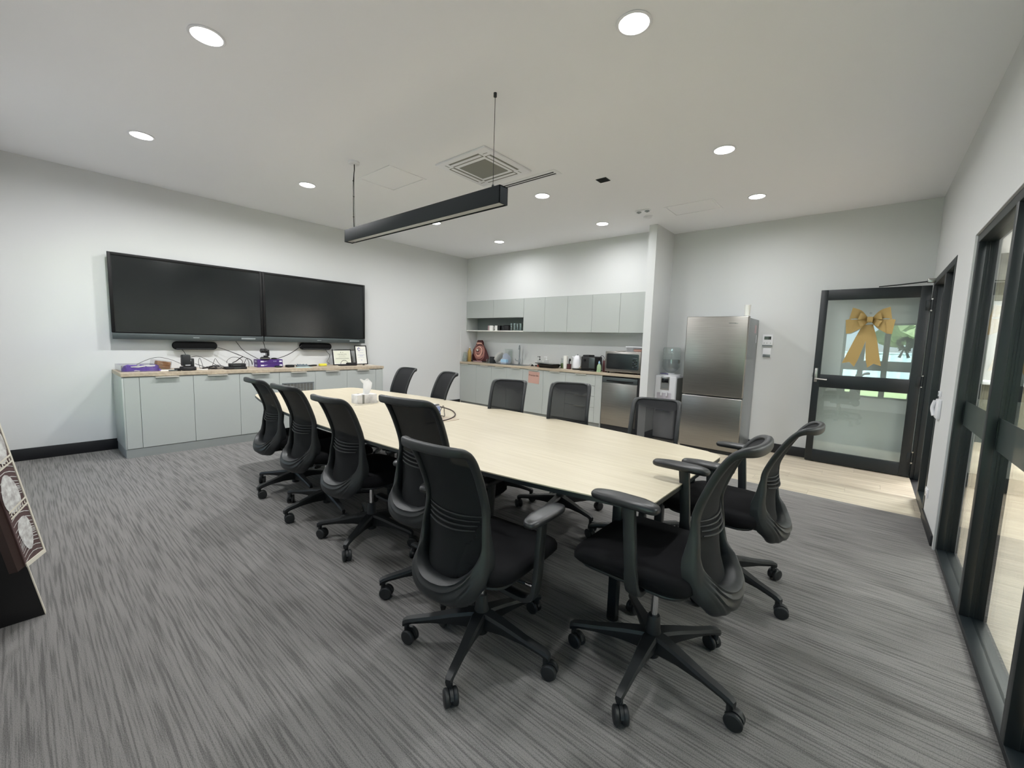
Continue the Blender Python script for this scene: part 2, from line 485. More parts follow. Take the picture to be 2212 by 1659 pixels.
# glazed screen in the right wall
def glazing():
    x0, x1 = W + 0.008, W + 0.103
    xm = (x0 + x1) / 2
    f = MB()
    posts = (4.10, 3.19, 2.28, 1.37, 0.46, YF + 0.03)
    for k, y in enumerate(posts):
        f.box(x0, xm - 0.012, y - 0.026, y + 0.026, 0.03, 2.03, 0.003)
        f.box(xm + 0.012, x1, y - 0.026, y + 0.026, 0.03, 2.03, 0.003)
        f.box(xm - 0.012, xm + 0.012, y - 0.018, y + 0.018, 0.03, 2.03)
    f.box(x0, x1, YF, 4.126, 0.0, 0.03, 0.003)
    f.box(x0, x1, YF, 4.126, 2.00, 2.05, 0.003)
    w = struct(f.ob('window_7', 'alu'))
    for a, b in zip(posts, posts[1:]):
        MB().box(xm - 0.005, xm + 0.005, b + 0.016, a - 0.016, 0.03, 2.01).ob('pane', 'pane', w)
        MB().box(xm - 0.0065, xm - 0.0052, b + 0.018, a - 0.018, 0.868, 1.02).ob('safety_band', 'band', w)
    tr = struct(MB().box(W - 0.004, W + WT + 0.004, 4.126, 4.156, 0.0, 2.055, 0.002).ob('trim_1', 'wall'))
    struct(MB().box(W - 0.004, W + WT, YF, 4.156, 2.05, 2.066, 0.002).ob('trim_2', 'wall'))
glazing()

# doorway in the right wall: frame, dark sidelight, open glazed leaf
def door():
    fr = MB()
    x0, x1 = W - 0.004, W + 0.10
    fr.box(x0, x1, 4.852, 4.905, 0, 2.0, 0.003)
    fr.box(x0, x1, 5.36, 5.42, 0, 2.0, 0.003)
    fr.box(x0, x1, 6.225, 6.30, 0, 2.055, 0.003)
    fr.box(x0 + 0.03, x1 - 0.02, 6.20, 6.226, 0, 2.0, 0.002)
    fr.box(x0, x1, 4.852, 6.225, 2.0, 2.058, 0.003)
    fr.box(x0, x1, 4.905, 5.36, 0, 0.09, 0.003)
    d = struct(fr.ob('door_1', 'alu'))
    MB().box(W + 0.035, W + 0.045, 4.905, 5.36, 0.09, 2.0).ob('pane', 'pane', d)
    # the leaf stands open at right angles to the wall
    L0, L1, y0, y1 = 5.722, 6.632, 6.228, 6.272
    f = MB()
    f.box(L0, 5.79, y0, y1, 0.012, 2.0, 0.003)
    f.box(6.552, L1, y0, y1, 0.012, 2.0, 0.003)
    f.box(5.79, 6.552, y0, y1, 1.885, 2.0, 0.003)
    f.box(5.79, 6.552, y0, y1, 0.887, 1.036, 0.003)
    f.box(5.79, 6.552, y0, y1, 0.012, 0.146, 0.003)
    f.ob('leaf_frame', 'alu', d)
    MB().box(5.785, 6.557, 6.243, 6.257, 1.03, 1.89).ob('upper_pane', 'door_pane', d)
    MB().box(5.785, 6.557, 6.243, 6.257, 0.14, 0.89).ob('lower_pane', 'door_pane', d)
    h = MB()
    h.box(5.738, 5.766, y0 - 0.008, y0, 0.945, 1.105, 0.003)
    h.tube([(5.752, y0 - 0.006, 0.985), (5.752, y0 - 0.045, 0.985), (5.770, y0 - 0.052, 0.984), (5.862, y0 - 0.052, 0.980)], 0.009, 10)
    hh = h.ob('door_handle', 'steel_light', d)
    MB().box(L0 - 0.01, L0, y0 + 0.012, y1 - 0.012, 1.0, 1.05, 0.002).ob('latch', 'steel_light', d)
    hx_, hy_ = 6.640, 6.25
    swing = Matrix.Translation((hx_, hy_, 0)) @ Matrix.Rotation(math.radians(-1.4), 4, 'Z') @ Matrix.Translation((-hx_, -hy_, 0))
    for o in d.children:
        if o.name.startswith(('leaf_frame', 'upper_pane', 'lower_pane', 'door_handle', 'latch')): o.matrix_local = swing
    for z in (1.80, 1.02, 0.22):
        b = MB()
        b.cyl((6.640, y0 - 0.006, z - 0.055), 0.009, 0.11, 12)
        b.box(6.60, 6.632, y0 - 0.003, y0, z - 0.05, z + 0.05, 0.001)
        hg = b.ob('hinge', 'alu', d)
        c = MB()
        for zz in (-0.06, 0.055): c.cyl((6.640, y0 - 0.006, z + zz), 0.0105, 0.012, 12)
        c.ob('hinge_cap', 'steel_light', hg)
    # closer arm at the head
    MB().tube([(6.60, 6.19, 2.035), (6.40, 6.21, 2.018), (6.22, 6.235, 2.008)], 0.006, 8).ob('closer_arm', 'alu', d)
    MB().box(6.585, 6.645, 6.15, 6.21, 2.02, 2.06, 0.004).ob('closer_bracket', 'steel_light', d)
door()
print('shell ok')

# ------------------------------------------------------------------ hall beyond the glass
struct(MB().box(W + 0.102, 10.2, YF, 13.0, -0.06, -0.001).ob('floor_hall', 'hall_floor'))
struct(MB().box(W + WT, 10.2, YF - 0.2, 13.1, H, H + 0.1).ob('ceiling_hall', 'ceiling'))
struct(MB().box(10.2, 10.3, YF - 0.14, 13.1, 0, H).ob('wall_hall_right', 'wall'))
wh = MB()
wh.box(W, 7.55, 13.0, 13.1, 0, H); wh.box(7.95, 10.2, 13.0, 13.1, 0, H)
wh.box(7.55, 7.95, 13.0, 13.1, 0, 0.95); wh.box(7.55, 7.95, 13.0, 13.1, 1.75, H)
struct(wh.ob('wall_hall_end', 'wall', smooth=False))
struct(MB().box(W, W + 0.1, YB + 0.12, 13.0, 0, H).ob('wall_hall_left', 'wall'))
wq = struct(MB().box(7.53, 7.56, 12.98, 13.06, 0.93, 1.77).box(7.94, 7.97, 12.98, 13.06, 0.93, 1.77).box(7.56, 7.94, 12.98, 13.06, 0.93, 0.96).box(7.56, 7.94, 12.98, 13.06, 1.74, 1.77).ob('window_8', 'alu'))
for k in range(9):
    z = 0.99 + k * 0.085
    MB().box(7.56, 7.94, 13.0, 13.04, z, z + 0.006, rot=Matrix.Rotation(0.5, 3, 'X')).ob('louvre', 'pane', wq)
struct(MB().box(W + WT, 10.2, 10.2, 10.35, 2.18, H).ob('wall_hall_beam', 'olive'))
t = thing('reception_counter', 'white topped dark fronted counter in the hall beyond the glass', 'counter', (7.9, 9.6, 0))
MB().box(-0.95, 1.1, -0.02, 0.5, 0, 0.88, 0.004).ob('body', 'olive', t)
MB().box(-1.0, 1.15, -0.08, 0.55, 0.88, 0.93, 0.006).ob('worktop', 'white', t)
MB().box(-0.95, 1.1, -0.03, -0.02, 0.0, 0.1).ob('kickboard', 'black_matte', t)
def hall_lamp(x, y, lab):
    t = thing('ceiling_panel', lab, 'light', (x, y, H), 0, 'hall ceiling panels')
    MB().box(-0.6, 0.6, -0.16, -0.14, -0.03, 0, 0.002).box(-0.6, 0.6, 0.14, 0.16, -0.03, 0, 0.002).box(-0.61, -0.59, -0.16, 0.16, -0.03, 0, 0.002).box(0.59, 0.61, -0.16, 0.16, -0.03, 0, 0.002).ob('frame', 'white', t)
    MB().box(-0.59, 0.59, -0.14, 0.14, -0.022, -0.008).ob('diffuser', 'panel_lamp', t)
hall_lamp(8.3, 2.2, 'long white ceiling light panel in the hall outside the glass screen')
hall_lamp(8.3, 5.4, 'long white ceiling light panel in the hall past the doorway')
hall_lamp(8.1, 8.4, 'long bright ceiling light panel over the hall counter')

# ------------------------------------------------------------------ outdoors
struct(MB().box(-25, 40, -60, YF - 0.14, -0.4, -0.25).ob('ground', 'grass'))
struct(MB().box(-6, 16, -2.4, YF - 0.14, -0.28, -0.12).ob('path', 'concrete'))
eave = MB().box(-2, 14, -1.9, YF - 0.14, 2.45, 2.55)
for k in range(60): eave.cyl((-2 + k * 0.27, -1.9, 2.56), 0.045, 1.7, 8, 'y')
struct(eave.ob('roof', 'roofing'))
fe = thing('garden_fence', 'pale blue corrugated metal fence across the lawn', 'fence', (6, -14, -0.25))
for k in range(70):
    x = -14 + k * 0.4
    MB().prism([(x, 0), (x + 0.14, 0.03), (x + 0.26, 0.03), (x + 0.4, 0), (x + 0.4, 0.015), (x + 0.26, 0.045), (x + 0.14, 0.045), (x, 0.015)], 0, 1.55).ob('panel', 'fence', fe, smooth=False)
MB().box(-14, 14, -0.02, 0.06, 1.52, 1.58).ob('rail', 'fence', fe)
def tree(x, y, h, r, lab):
    t = thing('tree', lab, 'tree', (x, y, -0.25), 0, 'trees behind the fence')
    MB().tube([(0, 0, 0), (0.05, 0, h * 0.3), (0, 0.05, h * 0.6)], [0.16, 0.12, 0.07], 8).ob('trunk', 'bark', t)
    b = bmesh.new()
    for k in range(26):
        a = random.uniform(0, 2 * PI); q = r * math.sqrt(random.random())
        m = Matrix.Translation((q * math.cos(a), q * math.sin(a), h * 0.62 + random.uniform(-0.25, 0.38) * h)) @ Matrix.Scale(random.uniform(0.32, 0.55) * r, 4)
        bmesh.ops.create_icosphere(b, subdivisions=2, radius=1.0, matrix=m)
    for v in b.verts: v.co += Vector((random.uniform(-1, 1), random.uniform(-1, 1), random.uniform(-1, 1))) * 0.12 * r
    mb = MB(); mb.b.free(); mb.b = b
    mb.ob('crown', 'leaf', t)
for i, (x, y, h, r) in enumerate(((0, -24, 5.0, 2.0), (6.5, -28, 6.6, 2.2), (12.5, -24, 5.4, 2.0), (19, -28, 6.6, 2.2), (25.5, -24, 5.6, 2.0), (-6.5, -28, 6, 2.2))):
    tree(x, y, h, r, ['small', 'tall', 'round', 'broad', 'far', 'dark'][i] + ' green tree behind the blue fence outside the windows')

# wreath on the front window (only its mirror image in the door is in view)
t = thing('wreath', 'dark leafy wreath with a ribbon bow hung on the front window', 'wreath', (6.47, YF - 0.045, 1.52))
b = bmesh.new()
for k in range(90):
    a = 2 * PI * k / 90; q = 0.105 + random.uniform(-0.03, 0.03)
    m = Matrix.Translation((q * math.cos(a), 0.03 + random.uniform(-0.02, 0.02), q * math.sin(a))) @ Matrix.Rotation(random.uniform(0, 6), 4, 'Y') @ Matrix.Diagonal((0.045, 0.008, 0.012, 1))
    bmesh.ops.create_icosphere(b, subdivisions=1, radius=1.0, matrix=m)
mb = MB(); mb.b.free(); mb.b = b; mb.ob('leaves', 'wreath', t)
MB().tube([(0.105 * math.cos(2 * PI * k / 24), 0.03, 0.105 * math.sin(2 * PI * k / 24)) for k in range(24)], 0.016, 8, closed=True).ob('ring', 'wreath', t)
for s in (-1, 1):
    MB().prism([(0, -0.12), (s * 0.09, -0.08), (s * 0.10, -0.17)], 0.02, 0.035, 'y').ob('bow_loop', 'wreath', t)
    MB().prism([(0, -0.12), (s * 0.03, -0.13), (s * 0.10, -0.30), (s * 0.05, -0.32)], 0.02, 0.03, 'y').ob('bow_tail', 'wreath', t)

# ------------------------------------------------------------------ ceiling fittings
def make_downlight(loc, lab):
    t = thing('downlight', lab, 'downlight', loc, 0, 'recessed ceiling downlights')
    MB().lathe([(0.072, 0.0), (0.086, 0.0), (0.088, -0.004), (0.084, -0.007), (0.074, -0.006), (0.072, 0.0)], (0, 0, 0), 32, cap=False).ob('trim_ring', 'white', t)
    MB().lathe([(0.0, -0.0045), (0.073, -0.0045), (0.073, -0.001), (0.0, -0.001)], (0, 0, 0), 32, cap=False).ob('diffuser', 'lamp', t)
    return t
DL = [(1.48, .98), (3.32, .98), (5.165, .98), (1.48, 2.32), (5.165, 2.30), (1.49, 4.04), (3.33, 4.03), (5.165, 4.01), (1.50, 5.35), (3.35, 5.35), (5.16, 5.34)]
DN = ['recessed round downlight high on the left above the wall-screen end near the room front', 'largest round downlight at upper left of the ceiling',
      'recessed round downlight overhead just above the camera', 'round downlight left of the hanging lamp canopy, in front of the screens',
      'round downlight at top right of the ceiling, nearest the camera on that side', 'round downlight seen just under the black linear lamp',
      'round downlight between the air-conditioner slot and the kitchen, mid ceiling', 'round downlight on the right side of the ceiling toward the glass wall',
      'round downlight farthest left near the corner of kitchen and screen wall', 'round downlight over the kitchen cupboards near the nib wall', 'round downlight above the fridge and glazed door']
proto = None
for (x, y), n in zip(DL, DN):
    if proto is None: proto = make_downlight((x, y, H), n)
    else: dup(proto, (x, y, H), None, n)
    ld = bpy.data.lights.new('downlight_beam', 'AREA'); ld.shape = 'DISK'; ld.size = 0.13
    ld.energy = DOWNLIGHT_W * (1.8 if x < 2 and y < 3 else 0.62 if y > 5 else 0.8 if x > 5 else 0.95); ld.spread = math.radians(170); ld.color = (0.985, 0.995, 1.0)
    lo = bpy.data.objects.new('downlight_beam', ld); COL.objects.link(lo)
    lo.location = (x, y, H - 0.009)
for y in (2.2, 5.4, 8.4, 11.2):  # farthest lamp has no panel, added to brighten the hall's far walls
    ld = bpy.data.lights.new('hall_light', 'AREA'); ld.shape = 'RECTANGLE'; ld.size = 1.15; ld.size_y = 0.26
    ld.energy = {2.2: 50, 5.4: 70, 8.4: 170, 11.2: 190}[y]; ld.color = (1.0, 0.99, 0.97)
    lo = bpy.data.objects.new('hall_light', ld); COL.objects.link(lo); lo.location = (8.3 if y < 8 else 8.1, y, H - 0.035)

# linear pendant
t = thing('linear_pendant', 'long black box-section linear pendant lamp hung over the table', 'lamp', (3.325, 2.315, 2.19))
b = MB()
b.box(-0.985, 0.985, -0.04, -0.034, 0, 0.112, 0.001); b.box(-0.985, 0.985, 0.034, 0.04, 0, 0.112, 0.001)
b.box(-0.985, 0.985, -0.034, 0.034, 0.106, 0.112); b.box(-0.985, -0.979, -0.04, 0.04, 0, 0.112, 0.001); b.box(0.979, 0.985, -0.04, 0.04, 0, 0.112, 0.001)
b.ob('housing', 'pendant', t)
MB().box(-0.978, 0.978, -0.033, 0.033, 0.008, 0.014).ob('lens', 'lens', t)
MB().box(-0.93, -0.90, -0.03, 0.03, 0.004, 0.008, 0.001).ob('end_clip', 'steel_light', t)
for x, nm in ((0.887, 'wire'), (-0.88, 'cord')):
    if nm == 'wire':
        b = MB(); b.tube([(x, 0, 0.115), (x, 0, 0.70)], 0.0018, 6); w = b.ob('suspension_wire', 'cable', t)
        MB().lathe([(0.009, 0), (0.009, 0.022), (0.005, 0.03)], (x, 0, 0.112), 12).ob('ferrule', 'alu', w)
        MB().lathe([(0.011, 0), (0.011, 0.024), (0.007, 0.0245)], (x, 0, 0.686), 12).ob('ceiling_grip', 'alu', w)
    else:
        b = MB(); b.tube(spline([(x, 0, 0.11), (x - 0.008, 0, 0.20), (x - 0.012, 0, 0.34), (x - 0.010, 0, 0.50), (x + 0.002, 0, 0.60), (x + 0.012, 0, 0.64), (x + 0.01, 0, 0.69)], 6), 0.0042, 8)
        w = b.ob('power_cord', 'cable', t)
        MB().tube([(x + 0.012, 0, 0.11), (x + 0.004, 0, 0.69)], 0.0015, 6).ob('suspension_wire', 'cable', w)
        for z in (0.22, 0.40, 0.54): MB().cyl((x - 0.009, 0, z), 0.0065, 0.008, 8).ob('cable_tie', 'cable', w)
        MB().lathe([(0.05, 0), (0.05, -0.016), (0.042, -0.024), (0.0, -0.026)], (x + 0.004, 0, 0.71), 28).ob('ceiling_rose', 'white', t)

# ceiling cassette air conditioner
t = thing('cassette_air_conditioner', 'square white ceiling cassette air conditioner with grey centre grille', 'air conditioner', (3.335, 3.11, H))
MB().box(-0.315, 0.315, -0.315, 0.315, -0.018, 0, 0.006).ob('fascia', 'white', t)
MB().box(-0.163, 0.163, -0.155, 0.155, -0.022, -0.017, 0.002).ob('filter_grille', 'grille', t)
for k in range(4):
    R = Matrix.Rotation(k * PI / 2, 4, 'Z')
    f = MB(); f.box(-0.19, 0.19, -0.265, -0.195, -0.0195, -0.0175); f.xf(R); v = f.ob('outlet', 'grille', t)
    MB().box(-0.185, 0.185, -0.245, -0.212, -0.023, -0.018, 0.003).xf(R).ob('flap', 'white', v)
    MB().box(0.215, 0.265, -0.235, -0.23, -0.0195, -0.017).xf(R).ob('corner_slot', 'grille', t)
# slot diffuser, grille, access panels, detectors
t = thing('slot_diffuser', 'white ceiling slot diffuser with two long black slots', 'vent', (3.47, 3.585, H))
MB().box(-0.37, 0.37, -0.062, 0.062, -0.005, 0, 0.002).ob('frame', 'white', t)
for y in (-0.018, 0.02): MB().box(-0.33, 0.33, y - 0.009, y + 0.009, -0.0065, -0.0045).ob('slot', 'black_matte', t)
t = thing('ceiling_vent', 'small dark square ceiling vent right of the slot diffuser', 'vent', (4.076, 4.013, H))
MB().box(-0.055, 0.055, -0.05, 0.05, -0.004, 0, 0.001).ob('frame', 'bar', t)
for k in range(5): MB().box(-0.05, 0.05, -0.042 + k * 0.02, -0.03 + k * 0.02, -0.007, -0.003, rot=Matrix.Rotation(0.4, 3, 'X')).ob('blade', 'bezel', t)
def panel(x0, x1, y0, y1, lab):
    t = thing('access_panel', lab, 'access panel', ((x0 + x1) / 2, (y0 + y1) / 2, H), 0, 'ceiling access panels')
    a, b = (x1 - x0) / 2, (y1 - y0) / 2
    MB().box(-a, a, -b, -b + 0.025, -0.006, 0, 0.002).box(-a, a, b - 0.025, b, -0.006, 0, 0.002).box(-a, -a + 0.025, -b + 0.025, b - 0.025, -0.006, 0, 0.002).box(a - 0.025, a, -b + 0.025, b - 0.025, -0.006, 0, 0.002).ob('frame', 'ceiling', t)
    MB().box(-a + 0.028, a - 0.028, -b + 0.028, b - 0.028, -0.003, 0, 0.001).ob('hatch', 'ceiling', t)
panel(2.10, 2.66, 2.55, 2.98, 'flush white ceiling access panel between cord canopy and air conditioner')
panel(4.24, 4.78, 5.15, 5.54, 'flush white ceiling access panel above the fridge side of the nib')
t = thing('emergency_light', 'small white twin-lens emergency light on the ceiling near the nib wall', 'light', (4.01, 5.12, H))
MB().box(-0.085, 0.085, -0.03, 0.03, -0.014, 0, 0.005).ob('body', 'white', t)
for x in (-0.05, 0.05):
    e = MB().lathe([(0.028, -0.010), (0.028, -0.022), (0.02, -0.026), (0, -0.026)], (x, 0, 0), 16).ob('lens', 'bar_mark', t)
    MB().cyl((x, 0, -0.030), 0.007, 0.006, 10).ob('lamp', 'bar', e)
t = thing('smoke_detector', 'round white smoke detector on the ceiling by the nib wall', 'detector', (3.97, 5.36, H))
MB().lathe([(0.055, 0), (0.055, -0.012), (0.048, -0.02)], (0, 0, 0), 28).ob('base', 'white', t)
MB().lathe([(0.046, -0.02), (0.046, -0.03), (0.03, -0.04), (0, -0.042)], (0, 0, 0), 28).ob('sensor_cap', 'white', t)

# ------------------------------------------------------------------ conference table
TX, TY, TZ = 3.575, 2.262, 0.70
def table():
    t = thing('conference_table', 'long boat-shaped pale oak conference table with black edge', 'table', (TX, TY, 0))
    def outline(inset=0.0):
        L, hm, he, n = 2.045, 0.735, 0.53, 26
        pts = []
        for k in range(n + 1):
            x = -L + 0.09 + (2 * L - 0.18) * k / n
            q = abs(x / L)
            pts.append((x, -(he + (hm - he) * (1 - q ** 2.3))))
        def corner(cx, cy, a0, r=0.085):
            return [(cx + r * math.cos(math.radians(a0 + d)), cy + r * math.sin(math.radians(a0 + d))) for d in range(0, 91, 15)]
        e = -pts[-1][1] - 0.012
        right = corner(L - 0.085, -(e - 0.085), -82)[0:7]
        right2 = corner(L - 0.085, e - 0.085, -8)
        left2 = corner(-L + 0.085, e - 0.085, 98)
        left = corner(-L + 0.085, -(e - 0.085), 172)
        top = [(-x, -y) for x, y in pts]
        poly = pts[:] + right + right2 + top + left2 + left
        if inset:
            poly = [(x * (1 - inset / L), y * (1 - inset / hm)) for x, y in poly]
        return poly
    o1 = outline()
    MB().prism(o1, TZ - 0.005, TZ, bev=0.0).ob('tabletop', 'table', t, angle=50)
    P1 = [(x, y, TZ - 0.005) for x, y in o1]; P2 = [(x, y, TZ - 0.024) for x, y in o1]
    P3 = [(x, y, TZ - 0.034) for x, y in outline(0.03)]
    MB().loft([P1, P2, P3]).ob('edge_band', 'alu', t, angle=50)
    for x in (-1.72, 0.0, 1.80):
        b = MB()
        b.box(x - 0.03, x + 0.03, -0.45, 0.45, TZ - 0.075, TZ - 0.034, 0.003)
        b.ob('cross_beam', 'alu', t)
    MB().box(-1.69, 1.77, -0.18, -0.12, TZ - 0.07, TZ - 0.034, 0.003).box(-1.69, 1.77, 0.12, 0.18, TZ - 0.07, TZ - 0.034, 0.003).ob('long_beam', 'alu', t)
    for x in (-1.72, 0.0, 1.80):
        for s in (-1, 1):
            y = s * (0.265 if x > 1 else 0.30)
            b = MB(); b.box(x - 0.022, x + 0.022, y - 0.022, y + 0.022, 0.012, TZ - 0.07, 0.006)
            l = b.ob('leg', 'alu', t)
            MB().lathe([(0.028, 0), (0.028, 0.008), (0.012, 0.014)], (x, y, 0), 16).ob('foot', 'black_matte', l)
    MB().prism(rrect(-0.045, 0.16, -0.085, 0.085, 0.008), TZ - 0.0002, TZ + 0.0025).xf(Matrix.Translation((0.13, 0.03, 0))).ob('cable_port', 'bench', t)
    return t
table()
# things on the table
t = thing('tissue_box', 'grey marble-print tissue box with a white tissue standing up', 'tissue box', (2.685, 2.270, TZ), math.radians(-2))
MB().box(-0.055, 0.055, -0.098, 0.098, 0, 0.080, 0.002).ob('carton', 'marble', t)
MB().box(-0.0555, 0.0555, -0.048, -0.028, -0.0002, 0.0806).ob('band', 'grille', t)
MB().prism(rrect(-0.02, 0.02, -0.06, 0.06, 0.018), 0.0795, 0.0808).ob('opening', 'white_matte', t)
secs = []
for k in range(9):
    q = k / 8; z = 0.076 + 0.135 * q
    w = 0.026 + 0.012 * math.sin(q * 2.6) + 0.010 * q
    yc = 0.012 + 0.028 * q + (-0.03 if k >= 7 else 0) * (k - 6) * 0.6; d = 0.016 * (1 - q * 0.55)
    pts = []
    for i in range(16):
        a = 2 * PI * i / 16
        pts.append((0.01 * math.sin(q * 4) + d * math.sin(a) * (1 + 0.3 * math.sin(3 * a + 4 * q)), yc + w * math.cos(a), z + 0.012 * math.cos(2 * a + 1) * q))
    secs.append(pts)
MB().loft(secs, cap=False).ob('tissue', 'tissue', t)
tag(MB().tube(spline([(2.785, 2.115, TZ + 0.003), (2.805, 2.175, TZ + 0.003), (2.800, 2.245, TZ + 0.003), (2.780, 2.320, TZ + 0.003), (2.755, 2.360, TZ + 0.004), (2.730, 2.385, TZ + 0.012), (2.685, 2.400, TZ + 0.004), (2.715, 2.420, TZ + 0.003), (2.765, 2.415, TZ + 0.003)], 6), 0.0027, 6).ob('charging_cord', 'cable_white'), 'thin white cord curled at the foot of the tissue box', 'cord')
t = thing('power_module', 'blue and white pop-up power module standing on the table top', 'power outlet', (3.697, 2.249, TZ + 0.0026), math.radians(8))
MB().prism([(-0.05, 0), (0.05, 0), (0.035, 0.095), (0.02, 0.105), (-0.05, 0.105)], -0.045, 0.045, 'y', bev=0.004).ob('body', 'white', t)
MB().prism([(0.0505, 0.006), (0.0515, 0.006), (0.0375, 0.092), (0.0365, 0.092)], -0.042, 0.042, 'y').ob('socket_face', 'usb', t)
MB().prism([(0.012, 0.1065), (0.022, 0.1065), (0.034, 0.098), (0.026, 0.098)], -0.046, 0.046, 'y').ob('lid', 'cable', t)
tag(MB().tube(spline([(3.742, 2.284, TZ + 0.055), (3.697, 2.344, TZ + 0.080), (3.617, 2.424, TZ + 0.070), (3.557, 2.484, TZ + 0.035), (3.547, 2.494, TZ + 0.006), (3.597, 2.454, TZ + 0.004), (3.697, 2.369, TZ + 0.004), (3.739, 2.299, TZ + 0.022)], 6), 0.0028, 8).ob('usb_cord', 'cable'), 'thin black cord looping out of the power module', 'cord')
tag(MB().tube(spline([(3.840, 2.087, TZ + 0.005), (3.845, 2.187, TZ + 0.005), (3.820, 2.307, TZ + 0.005), (3.750, 2.427, TZ + 0.005), (3.640, 2.527, TZ + 0.005), (3.490, 2.607, TZ + 0.005), (3.310, 2.637, TZ + 0.006), (3.140, 2.597, TZ + 0.03), (3.050, 2.547, TZ + 0.04), (3.020, 2.467, TZ + 0.025), (3.070, 2.367, TZ + 0.006), (3.190, 2.247, TZ + 0.005)], 6), 0.0048, 8).ob('display_cable', 'cable_brown'), 'thick dark brown cable looped on the table top beside the power module', 'cable')
t = thing('cable_plug', 'small black plug standing up behind the high-backed chair on the table', 'plug', (3.09, 2.39, TZ + 0.0))
MB().lathe([(0.007, 0), (0.008, 0.02), (0.005, 0.035)], (0, 0, 0), 10).ob('grip', 'cable', t)
MB().tube([(0, 0, 0.033), (0.01, 0.012, 0.05)], 0.003, 6).ob('tip', 'cable', t)

# ------------------------------------------------------------------ office chairs
PROF = [(.080, .356), (.114, .362), (.134, .381), (.137, .408), (.129, .442), (.114, .486), (.099, .545), (.084, .596), (.067, .646), (.060, .687), (.066, .732), (.084, .796), (.111, .86), (.141, .912), (.170, .94), (.210, .952)]
_pp = spline([(0, r, z) for r, z in PROF], 8)
_arc = [0.0]
for a, b in zip(_pp, _pp[1:]): _arc.append(_arc[-1] + (b - a).length)
ARC = _arc[-1]
def prof_at(s):
    s = max(0.0, min(1.0, s)) * ARC
    for i in range(len(_arc) - 1):
        if _arc[i + 1] >= s:
            q = (s - _arc[i]) / max(1e-9, _arc[i + 1] - _arc[i])
            p = _pp[i].lerp(_pp[i + 1], q); d = (_pp[i + 1] - _pp[i]).normalized()
            return p.y, p.z, d
    return _pp[-1].y, _pp[-1].z, (_pp[-1] - _pp[-2]).normalized()
def lerp_tab(tab, s):
    for (a, va), (b, vb) in zip(tab, tab[1:]):
        if s <= b: return va + (vb - va) * (s - a) / (b - a)
    return tab[-1][1]
WRAP = [(0, .045), (.10, .07), (.2, .078), (.34, .074), (.5, .05), (.7, .034), (1, .028)]
BX, BD = 0.205, 0.14
def back_pt(x, s, off=0.0):
    """point of the back surface: x across, s along the back (0 bottom, 1 top), off = rearwards"""
    r, z, d = prof_at(s)
    w = lerp_tab(WRAP, s) * (x / 0.19) ** 2
    nrm = Vector((0, -d.z, -d.y))             # rearward normal in the yz plane (y = -r)
    return Vector((x, -(BD + r) + w, z)) + Vector((0, nrm.y, nrm.z)) * off
OUT_R = [(0.0, 0.0), (.072, .006), (.120, .030), (.158, .085), (.178, .16), (.184, .25), (.178, .34), (.170, .43), (.166, .52), (.166, .64), (.167, .78), (.167, .88), (.160, .952), (.132, .991), (.07, 1.0), (0.0, 1.0)]
_half = spline([(a, b, 0) for a, b in OUT_R], 5)
OUTL = [(p.x, min(1.0, max(0.0, p.y))) for p in _half] 
OUTL = OUTL + [(-x, s) for x, s in OUTL[-2:0:-1]]
IN_R = [(0.0, .170), (.050, .174), (.092, .192), (.124, .232), (.143, .29), (.150, .355), (.147, .42), (.142, .475), (.138, .54), (.137, .65), (.138, .78), (.137, .87), (.128, .93), (.104, .957), (.055, .962), (0.0, .962)]
_ih = spline([(a, b, 0) for a, b in IN_R], 5)
INL = [(p.x, p.y) for p in _ih]
INL = INL + [(-x, s) for x, s in INL[-2:0:-1]]
_n = len(OUTL)
def ring(v, off, ridge=0.0):
    return [back_pt(OUTL[i][0] + (INL[i][0] - OUTL[i][0]) * v, OUTL[i][1] + (INL[i][1] - OUTL[i][1]) * v, off(i) if callable(off) else off) for i in range(_n)]
def frame_bm():
    secs = []
    K = 21
    for k in range(K):                              # rear side, outer edge to inner edge
        v = k / (K - 1)
        dome = 0.024 * (1 - (2 * v - 1) ** 4)
        def off(i, v=v, dome=dome):
            s = OUTL[i][1]
            g = max(0.0, min(1.0, (0.17 - s) / 0.07))
            saw = (v * 6.0) % 1.0
            return dome * (0.6 + 0.5 * g + 0.5 * max(0.0, (s - .9) / .1)) + (0.009 * (0.9 - saw) * min(1.0, (v - .25) / .15) if 0.25 < v < 0.95 else 0) * g
        secs.append(ring(v, off))
    for v in (0.98, 0.75, 0.4, 0.1):
        secs.append(ring(v, lambda i, v=v: -0.010 - 0.030 * max(0.0, min(1.0, (0.5 - OUTL[i][1]) / 0.2)) + (0.004 if v in (0.98, 0.1) else 0)))
    secs.append(secs[0])
    m = MB(); t = bmesh.new()
    rings = [[t.verts.new(p) for p in s] for s in secs[:-1]]; rings.append(rings[0])
    for a, b in zip(rings, rings[1:]):
        for i in range(_n):
            t.faces.new((a[i], a[(i + 1) % _n], b[(i + 1) % _n], b[i]))
    bmesh.ops.recalc_face_normals(t, faces=t.faces)
    m._merge(t); return m
def meshpanel_bm():
    cx, cs = 0.0, 0.55
    t = bmesh.new(); rings = []
    for q in (1.06, 0.85, 0.6, 0.35, 0.12):
        r = []
        for x, s in INL:
            xx = x * q; ss = cs + (s - cs) * q
            r.append(t.verts.new(back_pt(xx, ss, -0.003 - 0.030 * max(0.0, min(1.0, (0.52 - ss) / 0.22)))))
        rings.append(r)
    for a, b in zip(rings, rings[1:]):
        for i in range(_n): t.faces.new((a[i], a[(i + 1) % _n], b[(i + 1) % _n], b[i]))
    t.faces.new(rings[-1])
    m = MB(); m._merge(t); return m
